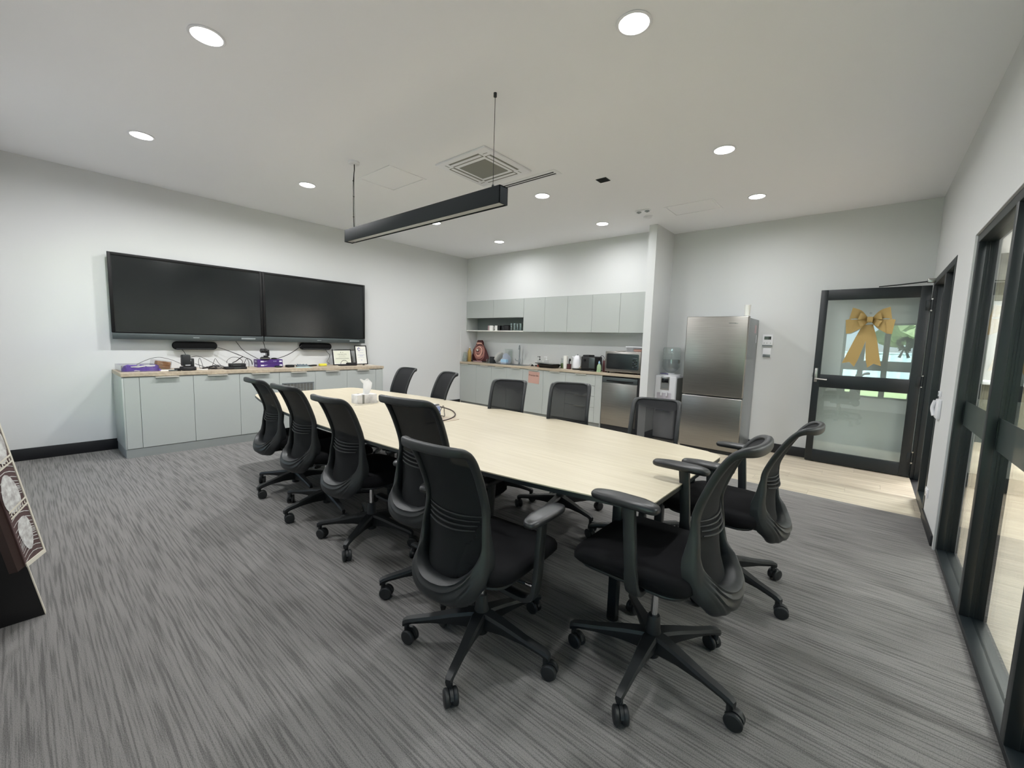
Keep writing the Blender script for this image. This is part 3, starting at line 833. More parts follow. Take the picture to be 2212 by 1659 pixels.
def seat_bm():
    def loop(sc, z, drop):
        pts = []
        for i in range(40):
            a = 2 * PI * i / 40; c, s = math.cos(a), math.sin(a); e = 0.42
            x = 0.245 * sc * math.copysign(abs(c) ** e, c); y = 0.045 + 0.245 * sc * math.copysign(abs(s) ** e, s)
            q = max(0, (y - 0.13) / 0.16); zz = z - drop * q * q
            pts.append((x, y, zz + 0.006 * (x / 0.24) ** 2))
        return pts
    m = MB()
    m.loft([loop(0.86, 0.402, .02), loop(0.95, 0.408, .022), loop(1.0, 0.425, .028), loop(1.0, 0.448, .032), loop(0.97, 0.464, .034), loop(0.9, 0.472, .032), loop(0.6, 0.474, .02), loop(0.2, 0.472, 0)])
    return m
def leg_bm():
    secs = []
    for r, hw, zt, zb in ((.015, .030, .150, .070), (.05, .030, .150, .078), (.12, .025, .140, .088), (.22, .0195, .121, .090), (.30, .0175, .110, .084), (.325, .016, .105, .074), (.339, .012, .096, .070)):
        m_ = (zt + zb) / 2
        secs.append([(r, -hw * .75, zt), (r, hw * .75, zt), (r, hw, zt - .012), (r, hw * .92, m_), (r, hw * .6, zb), (r, -hw * .6, zb), (r, -hw * .92, m_), (r, -hw, zt - .012)])
    m = MB().loft(secs)
    m.cyl((.322, 0, .055), .011, .03, 14)
    return m
def caster_bm(a):
    m = MB()
    for s in (-1, 1):
        m.lathe([(0.0, 0), (.021, 0), (.029, .004), (.0315, .010), (.0315, .017), (.027, .021), (.010, .0225), (0, .0225)], (0, 0, 0), 22, 'x')
        if s == -1: bmesh.ops.transform(m.b, matrix=Matrix.Diagonal((-1, 1, 1, 1)), verts=m.b.verts); m.b.faces.ensure_lookup_table(); bmesh.ops.reverse_faces(m.b, faces=m.b.faces)
    for v in m.b.verts: v.co.x += 0.004 if v.co.x > 0.0001 else (-0.004 if v.co.x < -0.0001 else 0)
    hood = []
    for k in range(9):
        an = math.radians(15 + 150 * k / 8)
        hood.append([(x, .0325 * math.cos(an), .0325 * math.sin(an)) for x in (-.006, .006)] + [(x, .022 * math.cos(an), .022 * math.sin(an)) for x in (.006, -.006)])
    m.loft(hood)
    m.cyl((0, -.018, .020), .010, .026, 12)
    m.xf(Matrix.Translation((.322, 0, .032)) @ Matrix.Rotation(a, 4, 'Z') @ Matrix.Translation((0, .018, 0)))
    return m
def post_bm(s):
    m = MB()
    path = spline([(.10, -.015, .392), (.19, -.015, .385), (.250, -.015, .392), (.276, -.013, .425), (.283, -.008, .50), (.284, 0, .60), (.284, .01, .712)], 5)
    secs = []
    for i, p in enumerate(path):
        q = i / (len(path) - 1)
        d = (path[min(i + 1, len(path) - 1)] - path[max(i - 1, 0)]).normalized()
        a = Vector((0, 1, 0)); n = d.cross(a).normalized()
        hw = .026 if q < .62 else .023; ht = .012 if q < .62 else .0145
        if q > .95: hw = .024
        lp = []
        for k in range(10):
            an = 2 * PI * k / 10
            c, si = math.cos(an), math.sin(an)
            lp.append(p + a * hw * math.copysign(abs(c) ** .6, c) + n * ht * math.copysign(abs(si) ** .6, si))
        secs.append([(s * v.x, v.y, v.z) for v in lp])
    return m.loft(secs)
def pad_bm(s):
    def loop(sc, z, shift=0.0):
        pts = []
        for i in range(32):
            a = 2 * PI * i / 32; c, si = math.cos(a), math.sin(a)
            x = .040 * sc * math.copysign(abs(c) ** .65, c); y = .125 * sc ** .4 * math.copysign(abs(si) ** .72, si)
            pts.append((s * .284 + x, .028 + y, z - .006 * max(0, (-y - .06) / .06) - 0.004 * max(0, (y - .05) / .07)))
        return pts
    return MB().loft([loop(.80, .713), loop(.95, .718), loop(1.0, .726), loop(.97, .734), loop(.88, .739), loop(.5, .741), loop(.1, .741)])
def make_chair():
    t = thing('office_chair', 'black mesh-back office chair', 'chair', (0, 0, 0), 0, 'mesh-back chairs around the conference table')
    lm = leg_bm(); leg0 = None
    for k in range(5):
        if k == 0:
            l = lm.ob('base_leg', 'plastic', t); leg0 = l
        else:
            l = leg0.copy(); COL.objects.link(l); l.parent = t
        caster_bm(random.uniform(-2.6, 2.6)).ob('caster', 'plastic', l)
    MB().lathe([(.026, .045), (.030, .05), (.032, .15), (.028, .165), (.025, .215), (.022, .22)], (0, 0, 0), 22).ob('column_sleeve', 'plastic', t)
    MB().cyl((0, 0, .20), .0135, .165, 16).ob('gas_lift', 'chrome', t)
    b = MB(); b.box(-.085, .085, -.13, .11, .352, .402, .012); b.box(-.035, .035, -.215, -.11, .345, .375, .01)
    b.prism([(-.225, .335), (-.20, .335), (-.19, .375), (-.215, .42)], -.04, .04, 'x', .004)
    b.ob('mechanism', 'plastic', t)
    MB().tube([(.08, -.02, .375), (.18, -.01, .368), (.225, 0, .366)], .006, 8).ob('lift_lever', 'plastic', t)
    MB().box(.222, .262, -.006, .006, .360, .372, .003).ob('lever_paddle', 'chrome', t)
    seat_bm().ob('seat', 'fabric', t, angle=60)
    p = MB(); 
    p.prism([(x * .88, .045 + (y) * .88) for x, y in rrect(-.245, .245, -.245, .245, .09)], .392, .404, bev=.004); p.ob('seat_pan', 'plastic', t)
    fr = frame_bm().ob('back_frame', 'plastic', t, angle=55)
    meshpanel_bm().ob('back_mesh', 'meshback', t, angle=80)
    for k in range(4):
        s = 0.425 + k * 0.026
        hw = .118 + .006 * k
        pts = [back_pt(x, s + 0.035 * (abs(x) / hw) ** 2 * .4, -.001) for x in [hw * (-1 + 2 * i / 12) for i in range(13)]]
        MB().tube(pts, [0.001 + .0034 * math.sin(PI * (i + .6) / 13.2) ** .5 for i in range(13)], 6).ob('lumbar_rib', 'rib', t)
    for s in (-1, 1):
        post_bm(s).ob('armrest_post', 'plastic', t, angle=50)
        pad_bm(s).ob('armrest_pad', 'plastic_soft', t, angle=60)
    return t
CH = [  # x, y, heading deg, base phase (world deg), lift, arm lift, label
 ('A', 5.022, 1.458, 4, 6, -.012, -.07, 'black mesh office chair nearest the camera, turned away at the near left table corner'),
 ('B', 5.63, 1.835, 90, -15.1, .04, .006, 'black mesh office chair side-on in the foreground at the near table end'),
 ('C', 5.675, 2.70, 88, 47.3, .015, -.019, 'black mesh office chair at the near table end, closest to the timber floor'),
 ('D', 4.572, 1.638, 8, 30, .085, -.18, 'tall black mesh office chair just behind the nearest chair, its base half hidden'),
 ('E', 3.79, 1.675, 4, 14.8, 0, -.09, 'black office chair third from the screen wall on the near long side of the table'),
 ('F', 3.16, 1.68, 4, 64.4, .01, -.10, 'black office chair second from the screen wall on the near long side of the table'),
 ('G', 2.53, 1.712, 1, 68.5, 0, -.09, 'black office chair at far left, nearest the low grey cabinets'),
 ('H', 2.15, 2.83, 177, 20, 0.01, -.10, 'black office chair across the table behind the tissue box, nearest the screen wall'),
 ('I', 2.81, 2.84, 166, 40, 0.01, -.10, 'black office chair across the table against the blank white wall by the kitchen corner'),
 ('J', 3.86, 2.84, 205, 10, 0, -.09, 'black see-through mesh chair across the table below the sink, left of three'),
 ('K', 4.50, 2.84, 203, 58, .03, -.12, 'black see-through mesh chair across the table in front of the kitchen drawers'),
 ('L', 5.165, 2.81, 192, 66, -.02, -.07, 'black see-through mesh chair across the table in front of the dishwasher and fridge'),
]
chair0 = make_chair()
FIXED = ('base_leg', 'column_sleeve', 'gas_lift')
def place_chair(root, th, ph, lift, arm, rec=0):
    k = 0
    for c in root.children:
        if c.name.startswith('base_leg'):
            c.rotation_euler = (0, 0, math.radians(ph - (th) + 72 * k)); k += 1
        elif c.name.startswith(FIXED): pass
        elif c.name.startswith('armrest'): c.location = (0, 0, lift + arm)
        elif c.name.startswith(('back_', 'lumbar')):
            c.rotation_euler = (math.radians(rec), 0, 0)
            hy, hz, a = -.13, .40, math.radians(rec)
            c.location = (0, hy - (hy * math.cos(a) - hz * math.sin(a)), lift + hz - (hy * math.sin(a) + hz * math.cos(a)))
        else: c.location = (0, 0, lift)
roots = [chair0] + [dup(chair0) for _ in CH[1:]]
for r, (n, x, y, th, ph, lift, arm, lab) in zip(roots, CH):
    r.location = (x, y, 0); r.rotation_euler = (0, 0, math.radians(th)); r['label'] = lab
    place_chair(r, th, ph, lift, arm, 5 if n == 'C' else 0)
print('chairs ok')

# ------------------------------------------------------------------ wall screens
def screen(y0, y1, lab):
    t = thing('display_screen', lab, 'screen', (0, (y0 + y1) / 2, 1.202), 0, 'wall screens')
    w = (y1 - y0) / 2
    MB().box(0.03, 0.085, -w + 0.01, w - 0.01, 0.03, 0.90, 0.004).ob('back_case', 'bezel', t)
    b = MB()
    for a0, a1, z0, z1 in ((-w, -w + 0.030, 0.07, 0.906), (w - 0.030, w, 0.07, 0.906), (-w + 0.030, w - 0.030, 0.875, 0.906), (-w + 0.030, w - 0.030, 0.07, 0.084)):
        b.box(0.085, 0.102, a0, a1, z0, z1, 0.003)
    b.ob('bezel', 'bezel', t)
    MB().box(0.088, 0.096, -w + 0.02, w - 0.02, 0.08, 0.882).ob('glass', 'screen', t)
    c = MB(); c.box(0.06, 0.104, -w + 0.004, w - 0.004, 0.0, 0.066, 0.004); bar = c.ob('control_bar', 'bar', t)
    MB().box(0.1035, 0.105, w - 0.26, w - 0.10, 0.024, 0.042, 0.001).ob('port_cover', 'bar_mark', bar)
    MB().box(0.1035, 0.105, -0.03, 0.03, 0.028, 0.036).ob('logo_plate', 'bar_mark', bar)
    MB().box(0.1035, 0.105, -w + 0.12, -w + 0.32, 0.026, 0.038).ob('button_row', 'bar', bar)
    MB().box(0.001, 0.03, -0.3, 0.3, 0.2, 0.7).ob('bracket', 'black_matte', t)
screen(0.871, 2.331, 'large black wall screen, the left one of the pair')
screen(2.335, 3.793, 'large black wall screen, the right one of the pair')
def soundbar(y0, y1, z0, z1, lab):
    t = thing('sound_bar', lab, 'speaker', (0, (y0 + y1) / 2, (z0 + z1) / 2), 0, 'wall speakers under the screens')
    w, h = (y1 - y0) / 2, (z1 - z0) / 2
    MB().prism(rrect(-w, w, -h, h, h * 0.97, 10), 0.012, 0.075, 'x', 0.008).ob('body', 'cloth_black', t)
    MB().box(0.0, 0.014, -0.06, 0.06, -0.02, 0.02).ob('bracket', 'black_matte', t)
    MB().prism(rrect(-w * .86, w * .86, -h * .92, -h * .62, 0.004, 3), 0.0735, 0.0765, 'x').ob('lower_trim', 'plastic', t)
soundbar(1.381, 1.818, 1.090, 1.187, 'black rounded wall speaker under the left screen')
soundbar(2.814, 3.263, 1.096, 1.194, 'black rounded wall speaker under the right screen')

# ------------------------------------------------------------------ low cabinets under the screens
def credenza():
    D = 0.57
    t = thing('low_cabinet_run', 'long low grey cabinet run under the wall screens', 'cabinet', (0, 0, 0))
    MB().box(0.0, D - 0.02, 0.884, 3.80, 0.092, 0.834).ob('carcass', 'cab', t)
    MB().box(0.0, D - 0.004, 0.872, 3.812, 0.0, 0.091).ob('kickboard', 'kick', t)
    ys = (0.882, 1.002, 1.451, 1.896, 2.336, 2.786, 3.235, 3.692, 3.800)
    hc = {1: 1.226, 2: 1.677, 3: 2.121, 4: 2.569, 5: 3.019, 6: 3.478}
    for k, (a, b) in enumerate(zip(ys, ys[1:])):
        nm = 'door' if k in hc else 'filler_panel'
        d = MB().box(D - 0.018, D, a + 0.0016, b - 0.0016, 0.095, 0.826, 0.0012, 1).ob(nm, 'cab', t)
        if k in hc:
            c = hc[k]
            h = MB(); h.box(D - 0.006, D + 0.026, c - 0.098, c + 0.098, 0.826, 0.830, 0.001); h.box(D + 0.022, D + 0.026, c - 0.098, c + 0.098, 0.817, 0.830, 0.001)
            h.ob('lip_handle', 'handle', d)
        if k == 4:
            v = MB()
            v.box(D, D + 0.006, 2.365, 2.765, 0.672, 0.690, 0.001); v.box(D, D + 0.006, 2.365, 2.765, 0.42, 0.438, 0.001)
            v.box(D, D + 0.006, 2.365, 2.382, 0.438, 0.672, 0.001); v.box(D, D + 0.006, 2.748, 2.765, 0.438, 0.672, 0.001)
            for q in range(1, 9): v.box(D, D + 0.005, 2.382 + q * 0.0407 - 0.003, 2.382 + q * 0.0407 + 0.003, 0.438, 0.672)
            v.ob('vent_grille', 'side_grey', d)
            s = MB()
            for q in range(13): s.box(D + 0.0005, D + 0.003, 2.382, 2.748, 0.446 + q * 0.0175, 0.456 + q * 0.0175)
            s.ob('vent_slats', 'grille', d)
            MB().box(D - 0.0005, D + 0.0007, 2.380, 2.750, 0.436, 0.674).ob('vent_back', 'black_matte', d)
    MB().box(0.0, D - 0.0005, 0.868, 0.8825, 0.092, 0.834, 0.001).ob('end_panel', 'cab', t)
    MB().box(0.0, D - 0.0005, 3.8005, 3.814, 0.092, 0.834, 0.001).ob('end_panel', 'cab', t)
    tag(MB().box(0.0, D + 0.008, 0.862, 3.826, 0.834, 0.872, 0.002, 1).ob('benchtop', 'bench'), 'pale timber-look benchtop on the low grey cabinet run', 'benchtop')
credenza()
ZT = 0.872
# things standing on it
t = thing('display_tray', 'clear plastic tray under purple cloth at the left end of the low benchtop', 'tray', (0.03, 0.885, ZT))
b = MB(); b.box(0, 0.42, 0, 0.30, 0, 0.003)
for a in ((0, 0.42, 0, 0.003), (0, 0.42, 0.297, 0.30), (0, 0.003, 0, 0.30), (0.417, 0.42, 0, 0.30)): b.box(a[0], a[1], a[2], a[3], 0.003, 0.065)
b.ob('tray_body', 'clear', t)
t = thing('purple_bag', 'crumpled purple cloth bag with white print at the left end of the low benchtop', 'bag', (0.30, 1.055, ZT + 0.004))
def crumple(nx, ny, sx, sy, hgt, seed, z0=0.0):
    rnd = random.Random(seed); vs = []; fs = []
    hs = [[rnd.random() for _ in range(ny + 1)] for _ in range(nx + 1)]
    for i in range(nx + 1):
        for j in range(ny + 1):
            e = min(i, nx - i, j, ny - j)
            jx, jy = (rnd.random() - .5) * sx / nx * .7, (rnd.random() - .5) * sy / ny * .7
            z = z0 + (0.0 if e == 0 else hgt * (.35 + .65 * hs[i][j]))
            vs.append((-sx / 2 + sx * i / nx + jx, -sy / 2 + sy * j / ny + jy, z))
    for i in range(nx):
        for j in range(ny):
            a = i * (ny + 1) + j; fs.append((a, a + ny + 1, a + ny + 2, a + 1))
    n = len(vs); vs.append((0, 0, z0 - 0.001))
    return MB().faces(vs[:-1], fs)
crumple(8, 12, 0.19, 0.30, 0.062, 4).ob('cloth', 'purple_cloth', t)
b = MB(); pts = [(-.10, .026), (-.07, .040), (-.03, .034), (.01, .043), (.06, .044), (.11, .048), (.11, .060), (.05, .060), (0, .056), (-.05, .052), (-.10, .046)]
b.prism(pts, 0.070, 0.074, 'x'); b.ob('print', 'white_matte', t)
MB().tube([(.093, -.08, .002), (.099, -.05, .006), (.097, -.02, .001)], 0.004, 6).ob('tag', 'white_matte', t)
t = thing('wicker_block', 'brown woven block in clear wrap against the wall on the low benchtop', 'box', (0.12, 1.27, ZT), math.radians(6))
MB().box(-.045, .045, -.062, .062, 0.006, 0.088, 0.006, rot=Matrix.Rotation(math.radians(-9), 3, 'X')).ob('block', 'brown_card', t)
MB().box(-.055, .055, -.10, .07, 0.002, 0.102, 0.01, rot=Matrix.Rotation(math.radians(-9), 3, 'X')).ob('wrap', 'clear', t)
tag(MB().box(0.33, 0.43, 1.20, 1.36, ZT, ZT + 0.006, 0.001, 1).ob('notepad', 'white_matte'), 'white notepad lying beside the purple bag', 'notepad')
t = thing('marker_pen', 'black marker pen at the front edge of the low benchtop', 'pen', (0.49, 1.30, ZT + 0.008))
MB().cyl((0, -.045, 0), 0.007, 0.075, 12, 'y').ob('barrel', 'bar', t); MB().cyl((0, .03, 0), 0.008, 0.03, 12, 'y').ob('cap', 'black', t)
def ptz(loc, rz, lab, sc=1.0, back=False):
    t = thing('conference_camera', lab, 'camera', loc, rz, 'conference cameras')
    MB().lathe([(.055 * sc, 0), (.065 * sc, .006 * sc), (.065 * sc, .022 * sc), (.05 * sc, .034 * sc), (.03 * sc, .036 * sc)], (0, 0, 0), 28).ob('base', 'black_matte', t)
    return t
t = ptz((0.42, 1.44, ZT), 0.12, 'tall black conference camera turned to the wall, left on the low benchtop')
MB().box(-.055, .055, -.065, .065, .0, .045, .012).ob('foot', 'black_matte', t)
MB().box(-.035, .035, -.058, .020, .05, .175, .012).ob('head', 'plastic', t)
MB().box(-.022, .022, .022, .056, .035, .135, .008).ob('yoke_arm', 'plastic', t)
MB().cyl((0, .012, .105), .02, .03, 18, 'y').ob('pivot', 'chrome', t)
MB().box(.0355, .037, -.035, .012, .058, .064).ob('label_strip', 'white', t)
MB().box(-.09, -.05, -.10, -.03, .0, .022, .004).ob('cable_connector', 'black_matte', t)
t = ptz((0.20, 2.305, ZT + 0.101), 0.1, 'black conference camera with silver lens barrel on the purple boxes', 0.9)
MB().lathe([(.059, .012), (.0595, .02)], (0, 0, 0), 28, cap=False).ob('silver_ring', 'steel_light', t)
MB().box(-.02, .02, -.012, .034, .032, .05, .004).ob('turntable', 'black_matte', t)
MB().box(-.02, .022, .026, .048, .045, .125, .006).ob('yoke_arm', 'black_matte', t)
MB().lathe([(.020, -.055), (.027, -.05), (.028, .02), (.022, .028)], (.0, .0, .112), 22, 'y').ob('lens_barrel', 'plastic_soft', t)
MB().lathe([(.0, 0), (.019, 0), (.021, .004), (.019, .006), (.0, .006)], (.024, -.015, .112), 20, 'x').ob('lens_front', 'black', t)
# two purple product boxes, one on the other
def pbox(z, lab, dy=0.0):
    t = thing('product_box', lab, 'box', (0.165, 2.355 + dy, z), math.radians(-3), 'stacked purple boxes')
    MB().box(-.075, .075, -.15, .15, 0, .0495, .001, 1).ob('carton', 'purple', t)
    MB().box(.0753, .0763, -.112, -.076, .016, .032).ob('logo_patch', 'white', t)
    MB().prism([(-.072, .03), (-.03, .032), (-.045, .025), (-.072, .018)], .0753, .0761, 'x').ob('streak', 'lavender', t)
    MB().box(.0753, .0763, .108, .142, .017, .034).ob('end_patch', 'white', t)
    if dy == 0.0:
        for q in (.045, .066): MB().box(.0753, .0761, q - .005, q + .006, .022, .031).ob('icon', 'lavender', t)
    MB().box(-.03, .045, -.1512, -.1503, .012, .036).ob('side_label', 'lavender', t)
pbox(ZT, 'purple product box at the bottom of the stack, round disc before it', 0.003)
pbox(ZT + .0505, 'purple product box on top of the stack, carrying the camera')
t = thing('speaker_puck', 'small round black puck on top of the purple boxes', 'speaker', (0.17, 2.425, ZT + 0.1005))
MB().lathe([(.032, 0), (.036, .004), (.034, .014), (.02, .018), (0, .019)], (0, 0, 0), 24).ob('shell', 'black_matte', t); MB().lathe([(.012, .0185), (.010, .020), (0, .020)], (0, 0, 0), 16).ob('button', 'plastic_soft', t)
t = thing('microphone_disc', 'round black microphone disc leaning on the lower purple box', 'microphone', (0.29, 2.43, ZT))
MB().lathe([(.038, 0), (.046, .006), (.044, .016), (.03, .022), (0, .023)], (0, 0, 0), 26).ob('shell', 'black', t); MB().lathe([(.045, .008), (.0468, .011), (.045, .014)], (0, 0, 0), 26, cap=False).ob('rim', 'bar', t)
t = thing('hub_box', 'flat black hub with cables on the benchtop, its lower half of a two-box stack', 'hub', (0.40, 1.90, ZT))
MB().box(-.055, .055, -.105, .115, 0, .030, .006).ob('case', 'black_matte', t); MB().box(.0553, .0565, -.02, .05, .010, .018).ob('port_row', 'bar', t)
t = thing('hub_box', 'smaller black hub box stacked on the flat black hub', 'hub', (0.39, 1.925, ZT + 0.0305))
MB().box(-.045, .045, -.078, .085, 0, .036, .005).ob('case', 'black_matte', t); MB().box(.0453, .0463, -.05, .03, .012, .02).ob('port_row', 'bar', t)
t = thing('power_adapter', 'black power adapter brick right of the purple boxes', 'adapter', (0.33, 2.56, ZT), 0.3)
MB().box(-.03, .03, -.05, .05, 0, .032, .006).ob('brick', 'black_matte', t); MB().tube(spline([(0, .05, .016), (.01, .075, .03), (.02, .085, .012), (.0, .11, .004)], 5), .004, 6).ob('lead', 'cable', t)
tag(MB().box(0.36, 0.47, 2.60, 2.80, ZT, ZT + 0.002).ob('paper_sheet', 'paleblue'), 'pale blue paper sheet on the low benchtop right of the adapter', 'paper')
tag(crumple(5, 8, 0.10, 0.17, 0.035, 9).xf(Matrix.Translation((0.22, 2.77, ZT + 0.001))).ob('folded_cloth', 'bluegrey'), 'blue-grey folded cloth on the low benchtop', 'cloth')
t = thing('remote_control', 'black remote control on the low benchtop left of the yellow sponge', 'remote', (0.23, 2.90, ZT), 0.5)
MB().box(-.025, .025, -.07, .07, 0, .018, .005).ob('case', 'black_matte', t)
for k in range(4): MB().box(-.012, .012, -.05 + k * .026, -.036 + k * .026, .018, .0195, .0005, 1).ob('button', 'bar', t)
tag(MB().box(0.23, 0.29, 2.985, 3.085, ZT, ZT + 0.034, 0.008).ob('sponge', 'yellow'), 'yellow sponge on the low benchtop in front of the wall', 'sponge')
def picture_frame(name, lab, y, x, w, h, tilt, rz):
    t = thing(name, lab, 'picture frame', (x, y, ZT), rz)
    R = Matrix.Rotation(-tilt, 4, 'Y')
    b = MB(); f = .013
    b.box(-.008, .008, -w / 2, -w / 2 + f, 0, h, .002).box(-.008, .008, w / 2 - f, w / 2, 0, h, .002).box(-.008, .008, -w / 2 + f, w / 2 - f, 0, f, .002).box(-.008, .008, -w / 2 + f, w / 2 - f, h - f, h, .002)
    b.xf(R).ob('frame', 'black', t)
    MB().box(-.007, .001, -w / 2 + f, w / 2 - f, f, h - f).xf(R).ob('mount', 'white_matte', t)
    MB().box(-.011, -.008, -w / 2 + .004, w / 2 - .004, .004, h - .004).xf(R).ob('backing', 'black_matte', t)
    st = MB().box(-.004, 0, -.03, .03, 0, h * .75); st.xf(Matrix.Translation((-.012 - h * .75 * math.sin(tilt) * 1.0 - .04, 0, 0)) @ Matrix.Rotation(0.30 - tilt * .4, 4, 'Y')); 
    st.ob('strut', 'black_matte', t)
    return t, R
TILT = 0.16
t, R = picture_frame('framed_certificate', 'black framed cream certificate in landscape format under the right speaker', 3.405, 0.135, 0.315, 0.235, TILT, 0.10)
MB().box(.001, .0018, -.131, .131, .024, .211).xf(R).ob('page', 'cream', t)
def on_frame(dy, z, dx=.0024): return R @ Vector((dx, dy, z))
def ft(body, size, m, dy, z, par):
    return text('lettering', body, size, m, on_frame(dy, z), (PI / 2 - TILT, 0, PI / 2), par, 0.0002)
ft('CERTIFICATE', .026, 'grey_ink', 0, .158, t)
def fline(dy, z, w, hh, m, par): MB().box(.0018, .0024, dy - w / 2, dy + w / 2, z - hh / 2, z + hh / 2).xf(R).ob('text_line', m, par)
fline(0, .098, .22, .007, 'grey_ink', t); fline(0, .135, .10, .003, 'grey_ink', t); fline(0, .118, .13, .002, 'grey_ink', t); fline(.02, .07, .09, .003, 'grey_ink', t); fline(-.02, .19, .015, .012, 'grey_ink', t); fline(.015, .19, .02, .006, 'grey_ink', t)
t, R = picture_frame('framed_certificate', 'black framed white certificate in portrait format with purple swirl, rightmost on the low benchtop', 3.72, 0.135, 0.215, 0.30, TILT, 0.12)
MB().box(.001, .0018, -.086, .086, .022, .278).xf(R).ob('page', 'white_matte', t)
sw = MB()
for a0, a1, r0, w0 in ((20, 200, .024, .010), (120, 330, .014, .007), (200, 400, .020, .003)):
    ou = [(math.cos(math.radians(a0 + (a1 - a0) * k / 12)) * (r0 + w0 * math.sin(PI * k / 12)), math.sin(math.radians(a0 + (a1 - a0) * k / 12)) * (r0 + w0 * math.sin(PI * k / 12))) for k in range(13)]
    inn = [(math.cos(math.radians(a0 + (a1 - a0) * k / 12)) * r0 * .9, math.sin(math.radians(a0 + (a1 - a0) * k / 12)) * r0 * .9) for k in range(13)]
    P = [(.0024, -.03 + a, .232 + b_) for a, b_ in ou + inn[::-1]]
    sw.faces(P, [(k, k + 1, 24 - k, 25 - k) for k in range(12)])
sw.xf(R).ob('swirl_emblem', 'violet_ink', t)
for dy, z, w, hh, m in ((.025, .228, .05, .005, 'lavender'), (0, .185, .09, .004, 'lavender'), (0, .150, .13, .006, 'lavender'), (0, .134, .06, .006, 'lavender'), (0, .112, .12, .003, 'lavender'), (0, .07, .025, .010, 'lavender')): fline(dy, z, w, hh, m, t)
t = thing('docking_station', 'flat black docking station with a cable in front of the landscape certificate', 'dock', (0.30, 3.40, ZT), 0.05)
MB().box(-.045, .045, -.14, .12, 0, .018, .005).ob('case', 'black_matte', t); MB().box(-.03, .04, -.02, .12, .018, .042, .006).ob('upper_case', 'black_matte', t)
MB().tube(spline([(0, -.12, .018), (.0, -.11, .055), (0, -.07, .078), (0, -.03, .068), (0, .0, .04)], 6), .003, 6).ob('cable_loop', 'cable', t)
tag(MB().box(0.24, 0.32, 3.70, 3.80, ZT, ZT + 0.002).ob('note_card', 'white_matte'), 'white card lying in front of the portrait certificate', 'card')
t = thing('bulldog_clip', 'small dark clip in front of the portrait certificate', 'clip', (0.29, 3.655, ZT))
MB().prism([(-.012, 0), (.012, 0), (.004, .018), (-.004, .018)], -.016, .016, 'x', .001).ob('jaw', 'black', t)
MB().tube([(-.008, 0, .016), (0, 0, .03), (.008, 0, .016)], .0012, 6).ob('lever', 'cable', t)
# loose cables over the low benchtop, each its own thing
def cable(pts, r, lab, m='cable', nm='cable'):
    tag(MB().tube(spline(pts, 7), r, 6).ob(nm, m), lab, 'cable', 'loose cables over the low benchtop')
cable([(0.06, 2.335, 1.205), (0.10, 2.336, 1.15), (0.14, 2.336, 1.08), (0.145, 2.33, 1.0), (0.13, 2.32, 0.985)], .004, 'black cable dropping straight from between the two screens to the camera')
cable([(0.06, 2.02, 1.2), (0.07, 2.05, 1.15), (0.08, 2.09, 1.09), (0.09, 2.16, 1.035), (0.095, 2.24, 0.985), (0.09, 2.28, 0.96)], .004, 'black cable slanting down from under the left screen to the purple boxes')
cable([(0.07, 1.80, 1.13), (0.09, 1.90, 1.09), (0.11, 2.02, 1.035), (0.12, 2.10, 0.995), (0.10, 2.17, 0.96), (0.09, 2.19, 0.90)], .0045, 'black cable slanting from the left wall speaker to the purple boxes')
cable([(0.07, 2.83, 1.16), (0.08, 2.79, 1.13), (0.10, 2.70, 1.07), (0.12, 2.60, 1.02), (0.13, 2.50, 0.985), (0.13, 2.46, 0.975)], .0045, 'black cable slanting from the right wall speaker to the purple boxes')
cable([(0.05, 3.18, 1.10), (0.06, 3.20, 1.06), (0.05, 3.24, 1.02), (0.04, 3.23, 0.96), (0.05, 3.20, 0.92), (0.06, 3.24, 0.885)], .003, 'black cable hanging from the right wall speaker beside the landscape certificate')
cable([(0.05, 1.47, 1.09), (0.07, 1.49, 1.05), (0.12, 1.50, 0.98), (0.15, 1.52, 0.90)], .003, 'short black cable hanging behind the tall camera')
cable([(0.34, 1.02, ZT + .07), (0.30, 1.08, ZT + .10), (0.25, 1.16, ZT + .13), (0.22, 1.24, ZT + .137), (0.24, 1.33, ZT + .11), (0.30, 1.40, ZT + .07), (0.34, 1.43, ZT + .06)], .0025, 'thin black cable arching from the purple bag to the tall camera')
cable([(0.36, 1.46, ZT + .13), (0.30, 1.54, ZT + .155), (0.28, 1.60, ZT + .14), (0.28, 1.68, ZT + .09), (0.30, 1.75, ZT + .04), (0.32, 1.80, ZT + .01)], .0025, 'thin black cable arching rightwards from the tall camera top')
cable([(0.30, 1.58, ZT + .005), (0.28, 1.57, ZT + .08), (0.27, 1.585, ZT + .13), (0.28, 1.60, ZT + .08), (0.30, 1.61, ZT + .005)], .0025, 'narrow standing loop of thin cable right of the tall camera')
cable([(0.36, 1.52, ZT + .07), (0.32, 1.58, ZT + .045), (0.30, 1.66, ZT + .01), (0.34, 1.74, ZT + .008), (0.37, 1.80, ZT + .012)], .003, 'black cable sagging from the tall camera onto the benchtop')
cable([(0.26, 1.70, ZT + .01), (0.25, 1.73, ZT + .09), (0.25, 1.745, ZT + .12), (0.26, 1.77, ZT + .07), (0.27, 1.81, ZT + .02)], .0025, 'peaked thin cable standing between the tall camera and the hub boxes')
